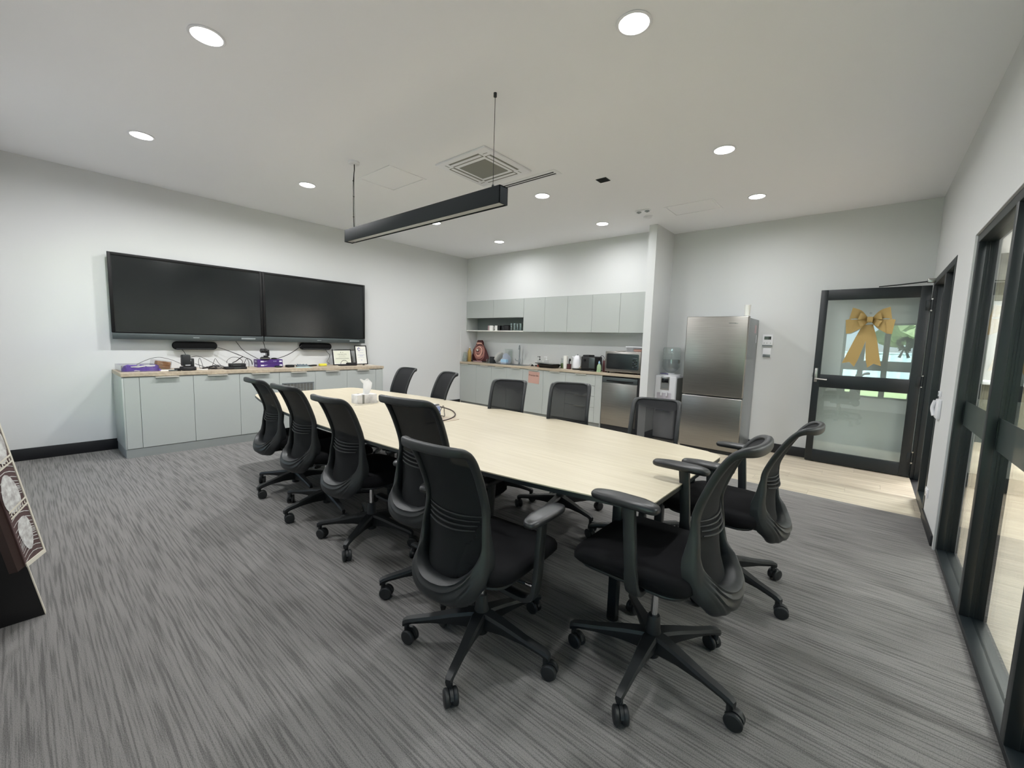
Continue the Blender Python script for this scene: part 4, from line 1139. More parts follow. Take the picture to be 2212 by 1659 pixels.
for k in range(4):
    a = random.Random(k); y0 = 1.57 + .035 * k
    cable([(0.30 + .05 * a.random(), y0, ZT + .006 + .008 * k), (0.33 + .06 * a.random(), y0 + .07, ZT + .008 + .012 * k), (0.30, y0 + .14, ZT + .006 + .008 * k), (0.27, y0 + .08, ZT + .02 + .008 * k), (0.31, y0 + .02, ZT + .012 + .008 * k), (0.36, y0 + .10, ZT + .006 + .008 * k), (0.36, y0 + .2, ZT + .006)], .003,
          ['lowest', 'second', 'third', 'topmost'][k] + ' coil in the tangle of black cables left of the hub boxes')
cable([(0.33, 1.84, ZT + .07), (0.31, 1.85, ZT + .10), (0.30, 1.90, ZT + .135), (0.30, 1.97, ZT + .13), (0.31, 2.01, ZT + .09), (0.33, 2.00, ZT + .068)], .0028, 'round standing loop of black cable behind the hub boxes')
cable([(0.32, 1.90, ZT + .07), (0.29, 1.95, ZT + .09), (0.27, 2.00, ZT + .125), (0.26, 2.03, ZT + .14)], .005, 'thick short black cable with a plug above the hub boxes')
cable([(0.30, 2.02, ZT + .02), (0.28, 2.05, ZT + .09), (0.27, 2.075, ZT + .115), (0.28, 2.09, ZT + .06), (0.30, 2.08, ZT + .006)], .0028, 'narrow standing cable loop between hub boxes and purple boxes')
cable([(0.42, 1.52, ZT + .008), (0.44, 1.58, ZT + .006), (0.43, 1.62, ZT + .006)], .008, 'short white plug lead lying right of the tall camera', 'cable_white')

# ------------------------------------------------------------------ kitchen
YC0 = 5.93
t = thing('base_cupboards', 'grey kitchen base cupboards under the bench', 'cabinet', (0, 0, 0))
MB().box(0.001, 3.155, YC0 + 0.02, YB - 0.001, 0.088, 0.838).ob('carcass', 'cab', t)
MB().box(0.001, 3.155, YC0 + 0.04, YB - 0.001, 0.0, 0.088).ob('kickboard', 'kick', t)
MB().box(3.145, 3.157, YC0, YB - 0.001, 0.0, 0.838).ob('end_panel', 'cab', t)
xs = (0.004, 0.456, 0.857, 1.234, 1.615, 2.053, 2.502)
hx = (0.15, 0.685, 1.07, 1.45, 1.85, 2.297)
for a, b, h in zip(xs, xs[1:], hx):
    d = MB().box(a + 0.0015, b - 0.0015, YC0, YC0 + 0.018, 0.092, 0.832, 0.0012, 1).ob('door', 'cab', t)
    m = MB(); m.box(h - 0.098, h + 0.098, YC0 - 0.026, YC0 + 0.006, 0.832, 0.836, 0.001); m.box(h - 0.098, h + 0.098, YC0 - 0.026, YC0 - 0.022, 0.824, 0.836, 0.001); m.ob('lip_handle', 'handle', d)
for a, b in ((0.664, 0.832), (0.502, 0.661), (0.330, 0.499), (0.092, 0.327)):
    d = MB().box(2.5035, 3.0385, YC0, YC0 + 0.018, a, b - 0.001, 0.0012, 1).ob('drawer', 'cab', t)
    m = MB(); m.box(2.687, 2.883, YC0 - 0.026, YC0 + 0.006, b - .001, b + 0.003, 0.001); m.box(2.687, 2.883, YC0 - 0.026, YC0 - 0.022, b - 0.008, b + 0.003, 0.001); m.ob('lip_handle', 'handle', d)
MB().box(3.0415, 3.1445, YC0, YC0 + 0.018, 0.092, 0.832, 0.0012, 1).ob('filler_panel', 'cab', t)
tag(MB().box(0.001, 3.829, YC0 - 0.015, YB - 0.009, 0.840, 0.877, 0.002, 1).ob('kitchen_benchtop', 'bench'), 'pale timber-look kitchen benchtop with sink and appliances', 'benchtop')
struct(MB().box(0.0, 3.83, YB - 0.008, YB, 0.877, 1.484).box(0.0, 0.006, 5.93, YB - 0.008, 0.877, 1.484).ob('trim_3', 'wall', smooth=False))
ZK = 0.877
t = thing('dishwasher', 'stainless steel dishwasher with dark control strip at the bench end', 'dishwasher', (3.44, YC0, 0))
MB().box(-.275, .375, .02, .44, 0.0, .838).ob('cavity', 'black_matte', t)
MB().box(-.27, .285, -.012, .02, .10, .735, .004).ob('door', 'steel', t)
b = MB(); b.box(-.27, .285, -.012, .02, .738, .818, .004); b.ob('control_strip', 'bar', t)
b = MB(); b.prism([(-.20, .760), (-.02, .752), (.06, .742), (.14, .752), (.22, .760), (.22, .775), (-.20, .775)], -.0165, -.012, 'y'); b.ob('pocket_handle', 'bezel', t)
MB().box(-.26, .275, .0, .02, .01, .095).ob('kick_plate', 'black_matte', t)
MB().box(.288, .33, -.005, .02, .0, .836).ob('side_gap', 'black_matte', t)
t = thing('wall_cupboards', 'grey handleless kitchen wall cupboards with open niche at the left', 'cabinet', (0, 0, 0))
YU = 6.073
b = MB(); b.box(0.0, 3.829, YU + 0.02, YB - 0.001, 1.745, 2.068); b.box(1.47, 3.829, YU + 0.02, YB - 0.001, 1.484, 1.745); b.ob('carcass', 'cab', t)
MB().box(0.0, 0.02, YU, YB - 0.001, 1.484, 1.745).ob('niche_side', 'cab', t)
MB().box(0.02, 1.47, YU, YB - 0.001, 1.484, 1.500).ob('niche_shelf', 'white_matte', t)
MB().box(0.02, 1.468, YB - 0.012, YB - 0.001, 1.500, 1.745).ob('niche_back', 'cab_dark', t)
for a, b_, z0 in ((0.0, 0.735, 1.738), (0.735, 1.47, 1.738), (1.47, 1.933, 1.484), (1.933, 2.388, 1.484), (2.388, 2.846, 1.484), (2.846, 3.315, 1.484), (3.315, 3.70, 1.484)):
    MB().box(a + 0.0016, b_ - 0.0016, YU, YU + 0.018, z0, 2.067, 0.0012, 1).ob('door', 'cab', t)
MB().box(3.7016, 3.829, YU + 0.002, YU + 0.018, 1.484, 2.067).ob('filler_panel', 'cab', t)
# in the niche
ZN = 1.5005
def mug(loc, lab, m, rz=0.0, up_=True):
    t = thing('mug', lab, 'mug', loc, rz, 'mugs in the cupboard niche')
    MB().lathe([(.0, 0), (.034, 0), (.039, .004), (.040, .095), (.036, .095), (.035, .008), (0, .008)], (0, 0, 0), 24).ob('cup', m, t)
    MB().tube(spline([(.039, 0, .078), (.060, 0, .076), (.070, 0, .052), (.060, 0, .026), (.039, 0, .020)], 5), .005, 8).ob('handle', m, t)
mug((0.545, 6.19, ZN), 'pinkish mug, leftmost in the cupboard niche', 'pinkish', 2.6)
mug((0.62, 6.15, ZN), 'white mug with its handle turned right in the cupboard niche', 'china', 0.1)
mug((0.745, 6.17, ZN), 'white mug with handle hidden, left of the black mugs in the niche', 'china', 1.8)
mug((0.83, 6.15, ZN), 'black mug, left one of the black pair in the niche', 'black', 0.2)
mug((0.935, 6.15, ZN), 'black mug, right one of the black pair in the niche', 'black', 0.3)
t = thing('storage_box', 'black lidded box in the cupboard niche beside the glasses', 'box', (1.04, 6.16, ZN))
MB().box(-.06, .06, -.06, .06, 0, .085, .004).ob('body', 'black_matte', t); MB().box(-.062, .062, -.062, .062, .085, .1, .003).ob('lid', 'black', t)
k = 0
for x, y in ((1.15, 6.13), (1.22, 6.13), (1.29, 6.13), (1.36, 6.13), (1.18, 6.21), (1.25, 6.21), (1.32, 6.21), (1.40, 6.21)):
    g = MB().lathe([(0, 0), (.026, 0), (.031, .135), (.029, .135), (.024, .008), (0, .008)], (0, 0, 0), 18).ob('drinking_glass', 'clear_glass', None, (x, y, ZN))
    rows = ('front', 'back')[k // 4]; pos = ('first', 'second', 'third', 'fourth')[k % 4]
    tag(g, 'clear drinking glass, %s from the left in the %s row of the niche' % (pos, rows), 'glass', 'drinking glasses in the niche'); k += 1

# on the kitchen bench
t = thing('glass_jug', 'clear glass jug at the left end of the kitchen bench', 'jug', (0.075, 5.985, ZK))
MB().lathe([(0, 0), (.045, 0), (.05, .01), (.046, .10), (.032, .16), (.030, .19), (.028, .19), (.030, .16), (.043, .10), (.046, .012), (0, .008)], (0, 0, 0), 24).ob('body', 'clear_glass', t)
MB().tube(spline([(.03, 0, .18), (.07, 0, .16), (.075, 0, .09), (.047, 0, .06)], 5), .005, 8).ob('handle', 'clear_glass', t)
t = thing('amber_bottle', 'tall amber bottle half behind the carved ornament', 'bottle', (0.075, 6.11, ZK))
MB().lathe([(0, 0), (.036, 0), (.038, .01), (.038, .19), (.018, .24), (.015, .27)], (0, 0, 0), 22).ob('body', 'amber', t); MB().cyl((0, 0, .27), .017, .02, 16).ob('cap', 'white', t)
t = thing('carved_ornament', 'dark red carved boulder-shaped ornament with wavy bands on the bench', 'ornament', (0.285, 6.20, ZK))
ol = [(-.21, .02), (-.225, .12), (-.20, .24), (-.13, .33), (-.10, .40), (-.075, .435), (.02, .435), (.05, .39), (.06, .33), (.13, .24), (.19, .12), (.215, .02)]
MB().prism(ol, 0.0, .05, 'y', .006).ob('slab', 'stone_dark', t)
def blob(sx, sz, cx, cz, n=26, seed=0, wob=.08):
    r = random.Random(seed); ph = [r.uniform(0, 6) for _ in range(3)]
    return [(cx + sx * math.cos(2 * PI * k / n) * (1 + wob * math.sin(2 * 2 * PI * k / n + ph[0]) + wob * .6 * math.sin(3 * 2 * PI * k / n + ph[1])), cz + sz * math.sin(2 * PI * k / n) * (1 + wob * math.sin(2 * 2 * PI * k / n + ph[0]))) for k in range(n)]
lv = [(.160, .165, -.02, .195, 'stone_mid'), (.150, .152, -.02, .195, 'stone_dark'), (.143, .142, -.02, .19, 'stone_mid'), (.112, .108, -.03, .205, 'stone_dark'), (.105, .100, -.03, .205, 'stone_light'), (.078, .070, -.04, .215, 'stone_dark'), (.072, .064, -.04, .217, 'stone_mid'), (.044, .036, -.055, .228, 'stone_dark'), (.026, .022, -.06, .237, 'cream_edge')]
for k, (a, c, cx, cz, m) in enumerate(lv):
    MB().prism(blob(a, c, cx, cz, seed=k // 2), -.003 - .0022 * k, .0, 'y').ob('painted_band', m, t)
for a, c, cx, cz in ((.075, .016, -.03, .372),):
    MB().prism(blob(a, c, cx, cz, seed=3), -.006, .0, 'y').ob('painted_patch', 'stone_light', t)
MB().box(-.215, .215, -.045, .06, 0, .022, .004).ob('stand', 'black_matte', t); MB().box(-.15, .10, -.049, -.045, .004, .020).ob('plaque', 'pinkish', t)
tag(MB().lathe([(0, 0), (.035, 0), (.04, .075), (.037, .075), (.033, .006), (0, .006)], (0, 0, 0), 20).ob('tumbler', 'clear_glass', None, (0.60, 6.10, ZK)), 'clear glass tumbler right of the carved ornament', 'glass')
t = thing('cutlery_cup', 'small dark cutlery cup in the sink drainer', 'cup', (0.755, 6.07, ZK + .006))
MB().box(-.05, .05, -.04, .04, 0, .12, .006).ob('cup', 'black_matte', t)
for k in range(3): MB().box(-.051, .051, -.041, .041, .02 + .03 * k, .026 + .03 * k).ob('rib', 'bar', t)
# sink, tap
t = thing('sink', 'dark stainless inset sink and drainer in the kitchen bench', 'sink', (1.08, 6.14, ZK))
b = MB(); b.box(-.46, .46, -.15, .17, 0, .004, .001); b.ob('drainer', 'side_grey', t)
MB().prism(rrect(.0, .40, -.13, .13, .03), .0042, .0062).ob('bowl', 'bar', t)
for k in range(5): MB().box(-.42, -.05, -.10 + .05 * k, -.09 + .05 * k, .004, .0065).ob('drainer_rib', 'steel_light', t)
t = thing('kitchen_tap', 'tall gooseneck chrome kitchen tap', 'tap', (1.235, 6.285, ZK + .004))
MB().lathe([(.026, 0), (.026, .008), (.018, .014), (.018, .10), (.014, .11)], (0, 0, 0), 18).ob('base', 'side_grey', t)
MB().tube(spline([(0, 0, .10), (0, 0, .22), (0.0, 0, .30), (.018, -.03, .345), (.05, -.07, .352), (.075, -.11, .325), (.08, -.125, .28)], 7), .0105, 12).ob('spout', 'side_grey', t)
MB().tube([(-.015, 0, .06), (-.065, -.02, .07), (-.085, -.025, .10)], .0075, 10).ob('lever', 'side_grey', t)
def plate(loc, r, m, lab, tilt, rz):
    t = tag(MB().lathe([(0, 0), (r * .6, 0), (r, .018), (r, .022), (r * .6, .006), (0, .006)], (0, 0, 0), 32).ob('plate', m), lab, 'plate', 'plates in the drainer')
    t.location = loc; t.rotation_euler = (0, tilt, rz)
    return t
plate((0.83, 6.16, ZK + .115), .115, 'china', 'white plate leaning in the drainer behind the cutlery cup', math.radians(-62), 0.15)
plate((0.862, 6.155, ZK + .112), .112, 'china', 'second white plate leaning behind the first in the drainer', math.radians(-62), 0.15)
plate((1.04, 6.17, ZK + .112), .105, 'glaze_blue', 'blue-grey plate leaning right of the glass jar in the drainer', math.radians(-112), -0.1)
t = thing('dish_rack', 'light steel wire dish rack on the sink drainer', 'dish rack', (0.90, 6.15, ZK + .0065))
for y in (-.09, .09): MB().tube([(-.22, y, .02), (-.22, y, .002), (.24, y, .002), (.24, y, .02)], .003, 6).ob('side_rail', 'steel_light', t)
for k in range(8): MB().tube([(-.20 + .06 * k, -.09, .003), (-.20 + .06 * k, .09, .003)], .002, 6).ob('cross_wire', 'steel_light', t)
t = thing('glass_jar', 'clear square glass jar upside down behind the plates', 'jar', (0.95, 6.30, ZK))
MB().prism(rrect(-.055, .055, -.05, .05, .012), .0, .27, 'z', .004).ob('body', 'clear_glass', t); MB().prism(rrect(-.06, .06, -.055, .055, .012), .27, .282).ob('base_rim', 'clear_glass', t)
t = thing('sponge_box', 'small light blue box at the sink in front of the tap', 'box', (1.06, 6.06, ZK + .0075))
MB().box(-.065, .065, -.035, .035, 0, .085, .004).ob('body', 'lightblue', t); MB().box(-.066, .066, -.036, .036, 0, .03, .002).ob('lower_band', 'glaze_blue', t)
t = thing('sink_plug', 'small black sink plug with chain on the bench', 'plug', (1.64, 6.16, ZK))
MB().lathe([(.03, 0), (.034, .006), (.022, .016), (.008, .03), (0, .032)], (0, 0, 0), 20).ob('stopper', 'black', t); MB().tube(spline([(0, 0, .03), (-.03, .01, .035), (-.06, .0, .03), (-.07, -.01, .006)], 5), .004, 6).ob('chain', 'steel_light', t)
tag(MB().box(-.03, .03, -.02, .02, 0, .028, .009).ob('scourer', 'black_matte', None, (1.735, 6.16, ZK)), 'small dark scourer left of the red soap bottle', 'scourer')
def pump(loc, m, mid, lab, top='black'):
    t = thing('pump_bottle', lab, 'bottle', loc, 0.4, 'pump bottles on the kitchen bench')
    MB().prism(rrect(-.038, .038, -.026, .026, .02), 0, .12, 'z', .006).ob('body', m, t)
    if mid: MB().prism(rrect(-.0385, .0385, -.0265, .0265, .02), .004, .05).ob('soap', mid, t)
    MB().lathe([(.014, .12), (.014, .135), (.005, .137), (.005, .17), (.010, .172), (.010, .182), (0, .182)], (0, 0, 0), 14).ob('pump_head', top, t)
    MB().tube([(0, 0, .178), (-.045, 0, .174)], .005, 8).ob('nozzle', top, t)
pump((1.83, 6.12, ZK), 'clear', 'red_soap', 'clear pump bottle with red soap and black pump')
pump((1.925, 6.19, ZK), 'clear', None, 'clear pump bottle with white pump right of the red soap', 'white')
t = thing('roasting_pan', 'black roasting pan with a lid tray on the kitchen bench', 'pan', (2.06, 6.08, ZK))
MB().loft([[(x, y, 0.0) for x, y in rrect(-.14, .14, -.11, .11, .04)], [(x, y, .055) for x, y in rrect(-.17, .17, -.14, .14, .05)], [(x, y, .06) for x, y in rrect(-.185, .185, -.15, .15, .05)], [(x, y, .058) for x, y in rrect(-.16, .16, -.13, .13, .05)], [(x, y, .008) for x, y in rrect(-.135, .135, -.105, .105, .04)]]).ob('pan', 'black', t)
MB().box(-.23, .14, -.10, .12, .062, .070, .003, rot=Matrix.Rotation(.03, 3, 'Y')).ob('tray', 'black_matte', t); MB().box(-.225, .135, -.095, .115, .0705, .076, .002, rot=Matrix.Rotation(.03, 3, 'Y')).ob('tray_lining', 'steel_light', t)
t = thing('glass_jar', 'glass jar with olive lid behind the roasting pan', 'jar', (2.255, 6.23, ZK))
MB().lathe([(0, 0), (.05, 0), (.053, .01), (.053, .10), (.043, .13), (.043, .145)], (0, 0, 0), 22).ob('body', 'clear_glass', t); MB().lathe([(0, .004), (.048, .004), (.048, .085), (0, .085)], (0, 0, 0), 20).ob('contents', 'green_lid', t); MB().cyl((0, 0, .145), .047, .03, 22).ob('lid', 'clear', t)
t = thing('cup_stack', 'tall stack of white paper cups on the kitchen bench', 'cups', (2.345, 6.15, ZK))
pr = [(.030, 0), (.036, .085)]
for k in range(9): pr += [(.0375, .085 + .016 * k), (.0375, .089 + .016 * k), (.036, .09 + .016 * k), (.036, .1 + .016 * k)]
MB().lathe(pr[:-1], (0, 0, 0), 24).ob('cups', 'white_matte', t)
t = thing('coffee_plunger', 'dark coffee plunger with black handle left of the kettle', 'plunger', (2.425, 6.14, ZK), PI * .5)
MB().lathe([(0, 0), (.034, 0), (.036, .07), (.036, .085), (0, .085)], (0, 0, 0), 20).ob('jug', 'stone_dark', t); MB().tube(spline([(0, 0, .085), (0, 0, .14), (.01, 0, .165), (.03, 0, .16), (.03, 0, .13)], 5), .010, 8).ob('handle', 'black', t)
t = thing('kettle', 'white and chrome electric kettle on the kitchen bench', 'kettle', (2.575, 6.15, ZK), 0.2)
MB().lathe([(.075, 0), (.08, .006), (.078, .016), (.06, .02)], (0, 0, 0), 26).ob('base', 'black', t)
MB().lathe([(.068, .02), (.076, .03), (.078, .10), (.068, .17), (.052, .215), (.03, .232), (0, .236)], (0, 0, 0), 28).ob('body', 'white', t)
MB().tube(spline([(.045, -.035, .22), (.075, -.055, .21), (.088, -.062, .14), (.078, -.055, .06), (.06, -.045, .04)], 6), .012, 10).ob('handle', 'chrome', t)
MB().lathe([(.008, .236), (.01, .25), (0, .256)], (0, 0, 0), 12).ob('lid_knob', 'side_grey', t)
MB().prism([(-.06, .17), (-.095, .215), (-.05, .21)], -.014, .014, 'y', .003).ob('spout', 'white', t)
t = thing('coffee_machine', 'black boxy coffee machine on the kitchen bench', 'coffee machine', (2.85, 6.12, ZK))
MB().box(-.13, .125, -.105, .13, .022, .228, .018, 3).ob('body', 'black_matte', t); MB().box(-.14, .135, -.125, .135, 0, .022, .008).ob('base', 'black', t)
MB().box(-.115, .0, -.08, .10, .224, .252, .010).ob('hopper_lid', 'black_matte', t); MB().box(.02, .12, -.108, -.102, .05, .21, .002).ob('front_panel', 'bar', t); MB().cyl((-.06, -.118, .17), .018, .016, 18, 'y').ob('dial', 'black', t)
t = thing('dish_soap', 'green dish soap bottle in front of the thermos', 'bottle', (3.065, 5.985, ZK), .3)
MB().loft([[(x * s_, y * s_, z) for x, y in rrect(-.034, .034, -.02, .02, .016)] for z, s_ in ((0, .95), (.01, 1.0), (.08, .95), (.105, .8), (.125, .45), (.132, .42))]).ob('body', 'green_soap', t); MB().lathe([(.014, .13), (.015, .15), (.008, .158), (.006, .172), (0, .173)], (0, 0, 0), 14).ob('cap', 'lightblue', t)
t = thing('thermos', 'dark thermos with silver lid left of the microwave', 'thermos', (3.105, 6.10, ZK))
MB().lathe([(0, 0), (.033, 0), (.035, .006), (.035, .17), (.030, .178)], (0, 0, 0), 22).ob('body', 'stone_dark', t); MB().lathe([(.029, .178), (.030, .205), (.02, .212), (.008, .214), (.007, .232), (0, .234)], (0, 0, 0), 20).ob('lid', 'chrome', t)
MB().tube(spline([(-.02, .03, .20), (-.07, .05, .245), (-.11, .06, .24), (-.13, .06, .18)], 6), .004, 8).ob('carry_loop', 'cable', t)
t = thing('microwave', 'stainless microwave with black glass door at the bench end', 'microwave', (3.435, 6.165, ZK))
MB().box(-.28, .28, -.14, .18, .02, .325, .006).ob('case', 'steel_light', t)
MB().box(-.282, .282, -.165, -.14, .02, .328, .008).ob('front', 'steel', t)
MB().prism(rrect(-.255, .255, .065, .295, .02), -.1685, -.165, 'y').ob('door_glass', 'black', t)
MB().box(.16, .235, -.1695, -.168, .23, .25).ob('clock', 'bar', t)
for i in range(3):
    for j in range(5): MB().box(.162 + .026 * i, .182 + .026 * i, -.1695, -.168, .10 + .024 * j, .115 + .024 * j).ob('key', 'bezel' if (i + j) % 3 else 'bar', t)
MB().box(-.215, .10, -.1692, -.1682, .095, .27).ob('window', 'screen', t)
for x in (-.24, .24):
    for y in (-.12, .14): MB().cyl((x, y, 0), .014, .02, 12).ob('foot', 'black_matte', t)
t = thing('food_container', 'clear plastic food container with white lid on the microwave', 'container', (3.57, 6.18, ZK + .3252))
MB().loft([[(x * .9, y * .9, 0) for x, y in rrect(-.135, .135, -.09, .09, .02)], [(x, y, .07) for x, y in rrect(-.135, .135, -.09, .09, .02)]]).ob('tub', 'clear', t)
MB().prism(rrect(-.14, .14, -.095, .095, .022), .07, .082, 'z', .003).ob('lid', 'white', t); MB().box(-.03, .10, -.06, .06, .004, .045, .015).ob('contents', 'stone_light', t)
t = tag(MB().lathe([(0, 0), (.05, 0), (.085, .012), (.085, .016), (.05, .006), (0, .006)], (0, 0, 0), 28).ob('saucer', 'china', None, (3.325, 6.17, ZK + .3252)), 'white saucer on the microwave left of the food container', 'saucer')
# bin notice on the cupboard door
t = thing('paper_notice', 'pink paper notice with dark lettering taped to the bin cupboard door', 'notice', (1.857, YC0 - .0005, .70))
MB().box(-.118, .118, -.0008, 0, -.10, .10).xf(Matrix.Rotation(.03, 4, 'Y')).ob('sheet', 'pink', t)
text('lettering', 'Premium Bin', .040, 'ink', (0, -.0014, .035), (PI / 2, .03, 0), t)

# ------------------------------------------------------------------ fridge, water cooler and wall fittings
t = thing('refrigerator', 'tall stainless steel refrigerator with two doors', 'fridge', (4.755, 6.05, 0))
MB().box(-.342, .342, -.235, .325, .03, 1.672, .006).ob('body', 'side_grey', t)
MB().box(-.35, .35, -.305, -.240, .712, 1.684, .010, 3).ob('upper_door', 'steel', t)
MB().box(-.35, .35, -.305, -.240, .045, .700, .010, 3).ob('lower_door', 'steel', t)
MB().box(-.335, .335, -.28, -.235, .0, .044).ob('plinth', 'black_matte', t)
MB().box(.14, .22, -.3062, -.305, 1.600, 1.606).box(.20, .24, -.3062, -.305, 1.598, 1.602).ob('badge', 'bar', t)
MB().box(.342, .3432, .10, .20, 1.50, 1.60).ob('energy_sticker', 'pinkish', t); MB().box(.342, .3432, .22, .25, 1.38, 1.48).ob('spec_label', 'white', t)
MB().box(.28, .345, -.29, -.20, 1.672, 1.688, .004).ob('hinge_cover', 'side_grey', t)
for x in (-.29, .29): MB().cyl((x, .25, 0), .02, .03, 12).ob('foot', 'black_matte', t)
tag(MB().lathe([(.028, 0), (.033, .155), (.035, .16), (.030, .162), (.026, .004), (0, .004)], (0, 0, 0), 24).ob('paper_cup', 'white_matte', None, (5.03, 6.0, 1.6725)), 'tall white paper cup stack standing on the fridge', 'cup')
t = thing('water_cooler', 'white bottled water cooler between nib wall and fridge', 'water cooler', (4.085, 6.19, 0))
MB().box(-.150, .150, -.17, .17, .02, .90, .022, 3).ob('cabinet', 'white', t)
MB().box(.1505, .1525, -.15, .16, .03, .87).ob('side_panel', 'grille', t)
MB().prism(rrect(-.065, .055, .70, .885, .006), -.176, -.17, 'y', .002).ob('control_panel', 'steel_light', t)
MB().box(-.052, .042, -.1785, -.176, .80, .86, .001).ob('display', 'black', t)
for k in range(4): MB().box(-.052, .042, -.178, -.1762, .725 + .016 * k, .733 + .016 * k).ob('panel_slot', 'side_grey', t)
MB().prism(rrect(-.11, .09, .40, .66, .012), -.1725, -.1695, 'y').ob('tap_recess', 'recess', t)
for x in (-.045, .03): MB().lathe([(.013, 0), (.013, .03), (.009, .05)], (x, -.18, .62), 12).ob('tap', 'white', t)
MB().box(-.10, .08, -.215, -.165, .40, .415, .004).ob('drip_tray', 'side_grey', t)
MB().lathe([(.145, .895), (.135, .915), (.06, .918), (.05, .93)], (0, 0, 0), 30).ob('collar', 'white', t)
MB().tube([(-.09 + .0, -.135, .922), (-.03, -.15, .926), (.02, -.145, .922)], .006, 8).ob('bottle_handle', 'violet_ink', t)
t = thing('water_bottle', 'large clear ribbed water bottle upside down on the water cooler', 'bottle', (4.085, 6.19, .93))
pr = [(.030, 0), (.045, .012), (.095, .05), (.118, .085)]
for k in range(6): pr += [(.120, .10 + .042 * k), (.120, .124 + .042 * k), (.114, .130 + .042 * k), (.114, .136 + .042 * k)]
pr += [(.118, .345), (.105, .362), (.0, .366)]
MB().lathe(pr, (0, 0, 0), 32).ob('shell', 'clear_glass', t)
MB().lathe([(0, .004), (.043, .014), (.092, .052), (.112, .09), (.112, .19), (0, .19)], (0, 0, 0), 30).ob('water', 'clear', t)
MB().box(.095, .119, -.012, .012, .14, .19, .002).ob('label', 'grille', t)
t = thing('thermostat', 'white thermostat controller with small screen on the back wall', 'thermostat', (5.21, YB, 1.415))
MB().box(-.058, .058, -.018, 0, -.075, .075, .004).ob('case', 'white', t); MB().box(-.038, .036, -.0195, -.0175, .012, .052).ob('display', 'teal_lcd', t)
MB().box(.012, .017, -.0205, -.0195, .012, .052).box(.024, .036, -.0205, -.0195, .014, .05).ob('digits', 'bezel', t)
MB().box(-.056, .056, -.0195, -.0175, -.072, -.055).ob('flap', 'side_grey', t)
for x in (-.035, -.005, .035): MB().box(x - .006, x + .006, -.019, -.0175, -.034, -.028).ob('button', 'side_grey', t)
t = thing('wall_sensor', 'small white two-part wall sensor under the thermostat', 'sensor', (5.212, YB, 1.262))
MB().box(-.044, .044, -.016, 0, -.058, .058, .003).ob('case', 'white', t); MB().box(-.041, .041, -.0185, -.0155, -.055, -.02, .001).ob('cover', 'side_grey', t)
t = thing('wall_intercom', 'white wall intercom handset by the doorway', 'intercom', (W, 4.70, .92))
MB().box(-.022, 0, -.075, .075, -.095, .05, .006).ob('base', 'white', t)
MB().tube(spline([(-.026, .045, .035), (-.036, .055, -.02), (-.026, .04, -.08)], 6), .012, 10).ob('handset', 'white', t)
MB().box(-.014, 0, .01, .075, .07, .11, .003).ob('switch_plate', 'white', t); MB().box(-.016, -.013, .03, .055, .08, .10).ob('rocker', 'side_grey', t)
t = thing('power_outlet', 'white power outlet low on the right wall between doorway and glazing', 'outlet', (W, 4.745, .235))
MB().box(-.01, 0, -.055, .055, -.035, .035, .003).ob('plate', 'white', t)
for y in (-.03, .03): MB().box(-.013, -.009, y - .008, y + .008, .012, .024, .001).ob('switch', 'white', t); MB().box(-.0105, -.0098, y - .01, y + .01, -.02, 0).ob('pins', 'side_grey', t)

# gold bow on the door's upper pane
t = thing('gold_bow', 'large gold ribbon bow hung on the glazed door', 'bow', (6.178, 6.238, 1.655), math.radians(-1.4))
def ribbon(pts, widths, nm, m='gold'):
    """flat ribbon along pts (x, y, z), widths vertical/perp in the xz plane"""
    P = spline(pts, 5); n = len(P); A = []; B = []
    for i, p in enumerate(P):
        q = i / (n - 1) * (len(widths) - 1); k = min(int(q), len(widths) - 2)
        w = widths[k] + (widths[k + 1] - widths[k]) * (q - k)
        d = (P[min(i + 1, n - 1)] - P[max(i - 1, 0)]); d.y = 0; d.normalize()
        pr_ = Vector((-d.z, 0, d.x))
        A.append(p + pr_ * w / 2); B.append(p - pr_ * w / 2)
    vs = A + B + [v + Vector((0, .0025, 0)) for v in A + B]
    fs = []
    for i in range(n - 1):
        fs.append((i, i + 1, n + i + 1, n + i)); fs.append((2 * n + i, 3 * n + i, 3 * n + i + 1, 2 * n + i + 1))
        fs.append((i, 2 * n + i, 2 * n + i + 1, i + 1)); fs.append((n + i, n + i + 1, 3 * n + i + 1, 3 * n + i))
    fs += [(0, n, 3 * n, 2 * n), (n - 1, 3 * n - 1, 4 * n - 1, 2 * n - 1)]
    return MB().faces(vs, fs)
for s in (-1, 1):
    b = ribbon([(s * .03, -.012, .0), (s * .10, -.045, .06), (s * .165, -.05, .075)], (.05, .095, .125), 'loop'); b.ob('upper_loop', 'gold', t)
    b = ribbon([(s * .03, -.014, -.005), (s * .10, -.05, -.045), (s * .180, -.055, -.075)], (.05, .11, .155), 'loop'); b.ob('lower_loop', 'gold', t)
    MB().prism([(s * .165, .012), (s * .205, .0), (s * .19, -.15), (s * .15, -.145), (s * .13, -.02)] if s > 0 else [(s * .165, .012), (s * .13, -.02), (s * .15, -.145), (s * .19, -.15), (s * .205, .0)], -.058, -.052, 'y').ob('loop_fold', 'gold', t)
    b = ribbon([(s * .02, -.02, .0), (s * .06, -.062, .03), (s * .092, -.062, .04)], (.035, .06, .075), 'loop'); b.ob('inner_upper_loop', 'gold', t)
    b = ribbon([(s * .02, -.02, -.004), (s * .06, -.066, -.03), (s * .088, -.066, -.042)], (.035, .06, .07), 'loop'); b.ob('inner_lower_loop', 'gold', t)
MB().box(-.024, .024, -.085, -.02, -.026, .032, .008).ob('knot', 'gold', t)
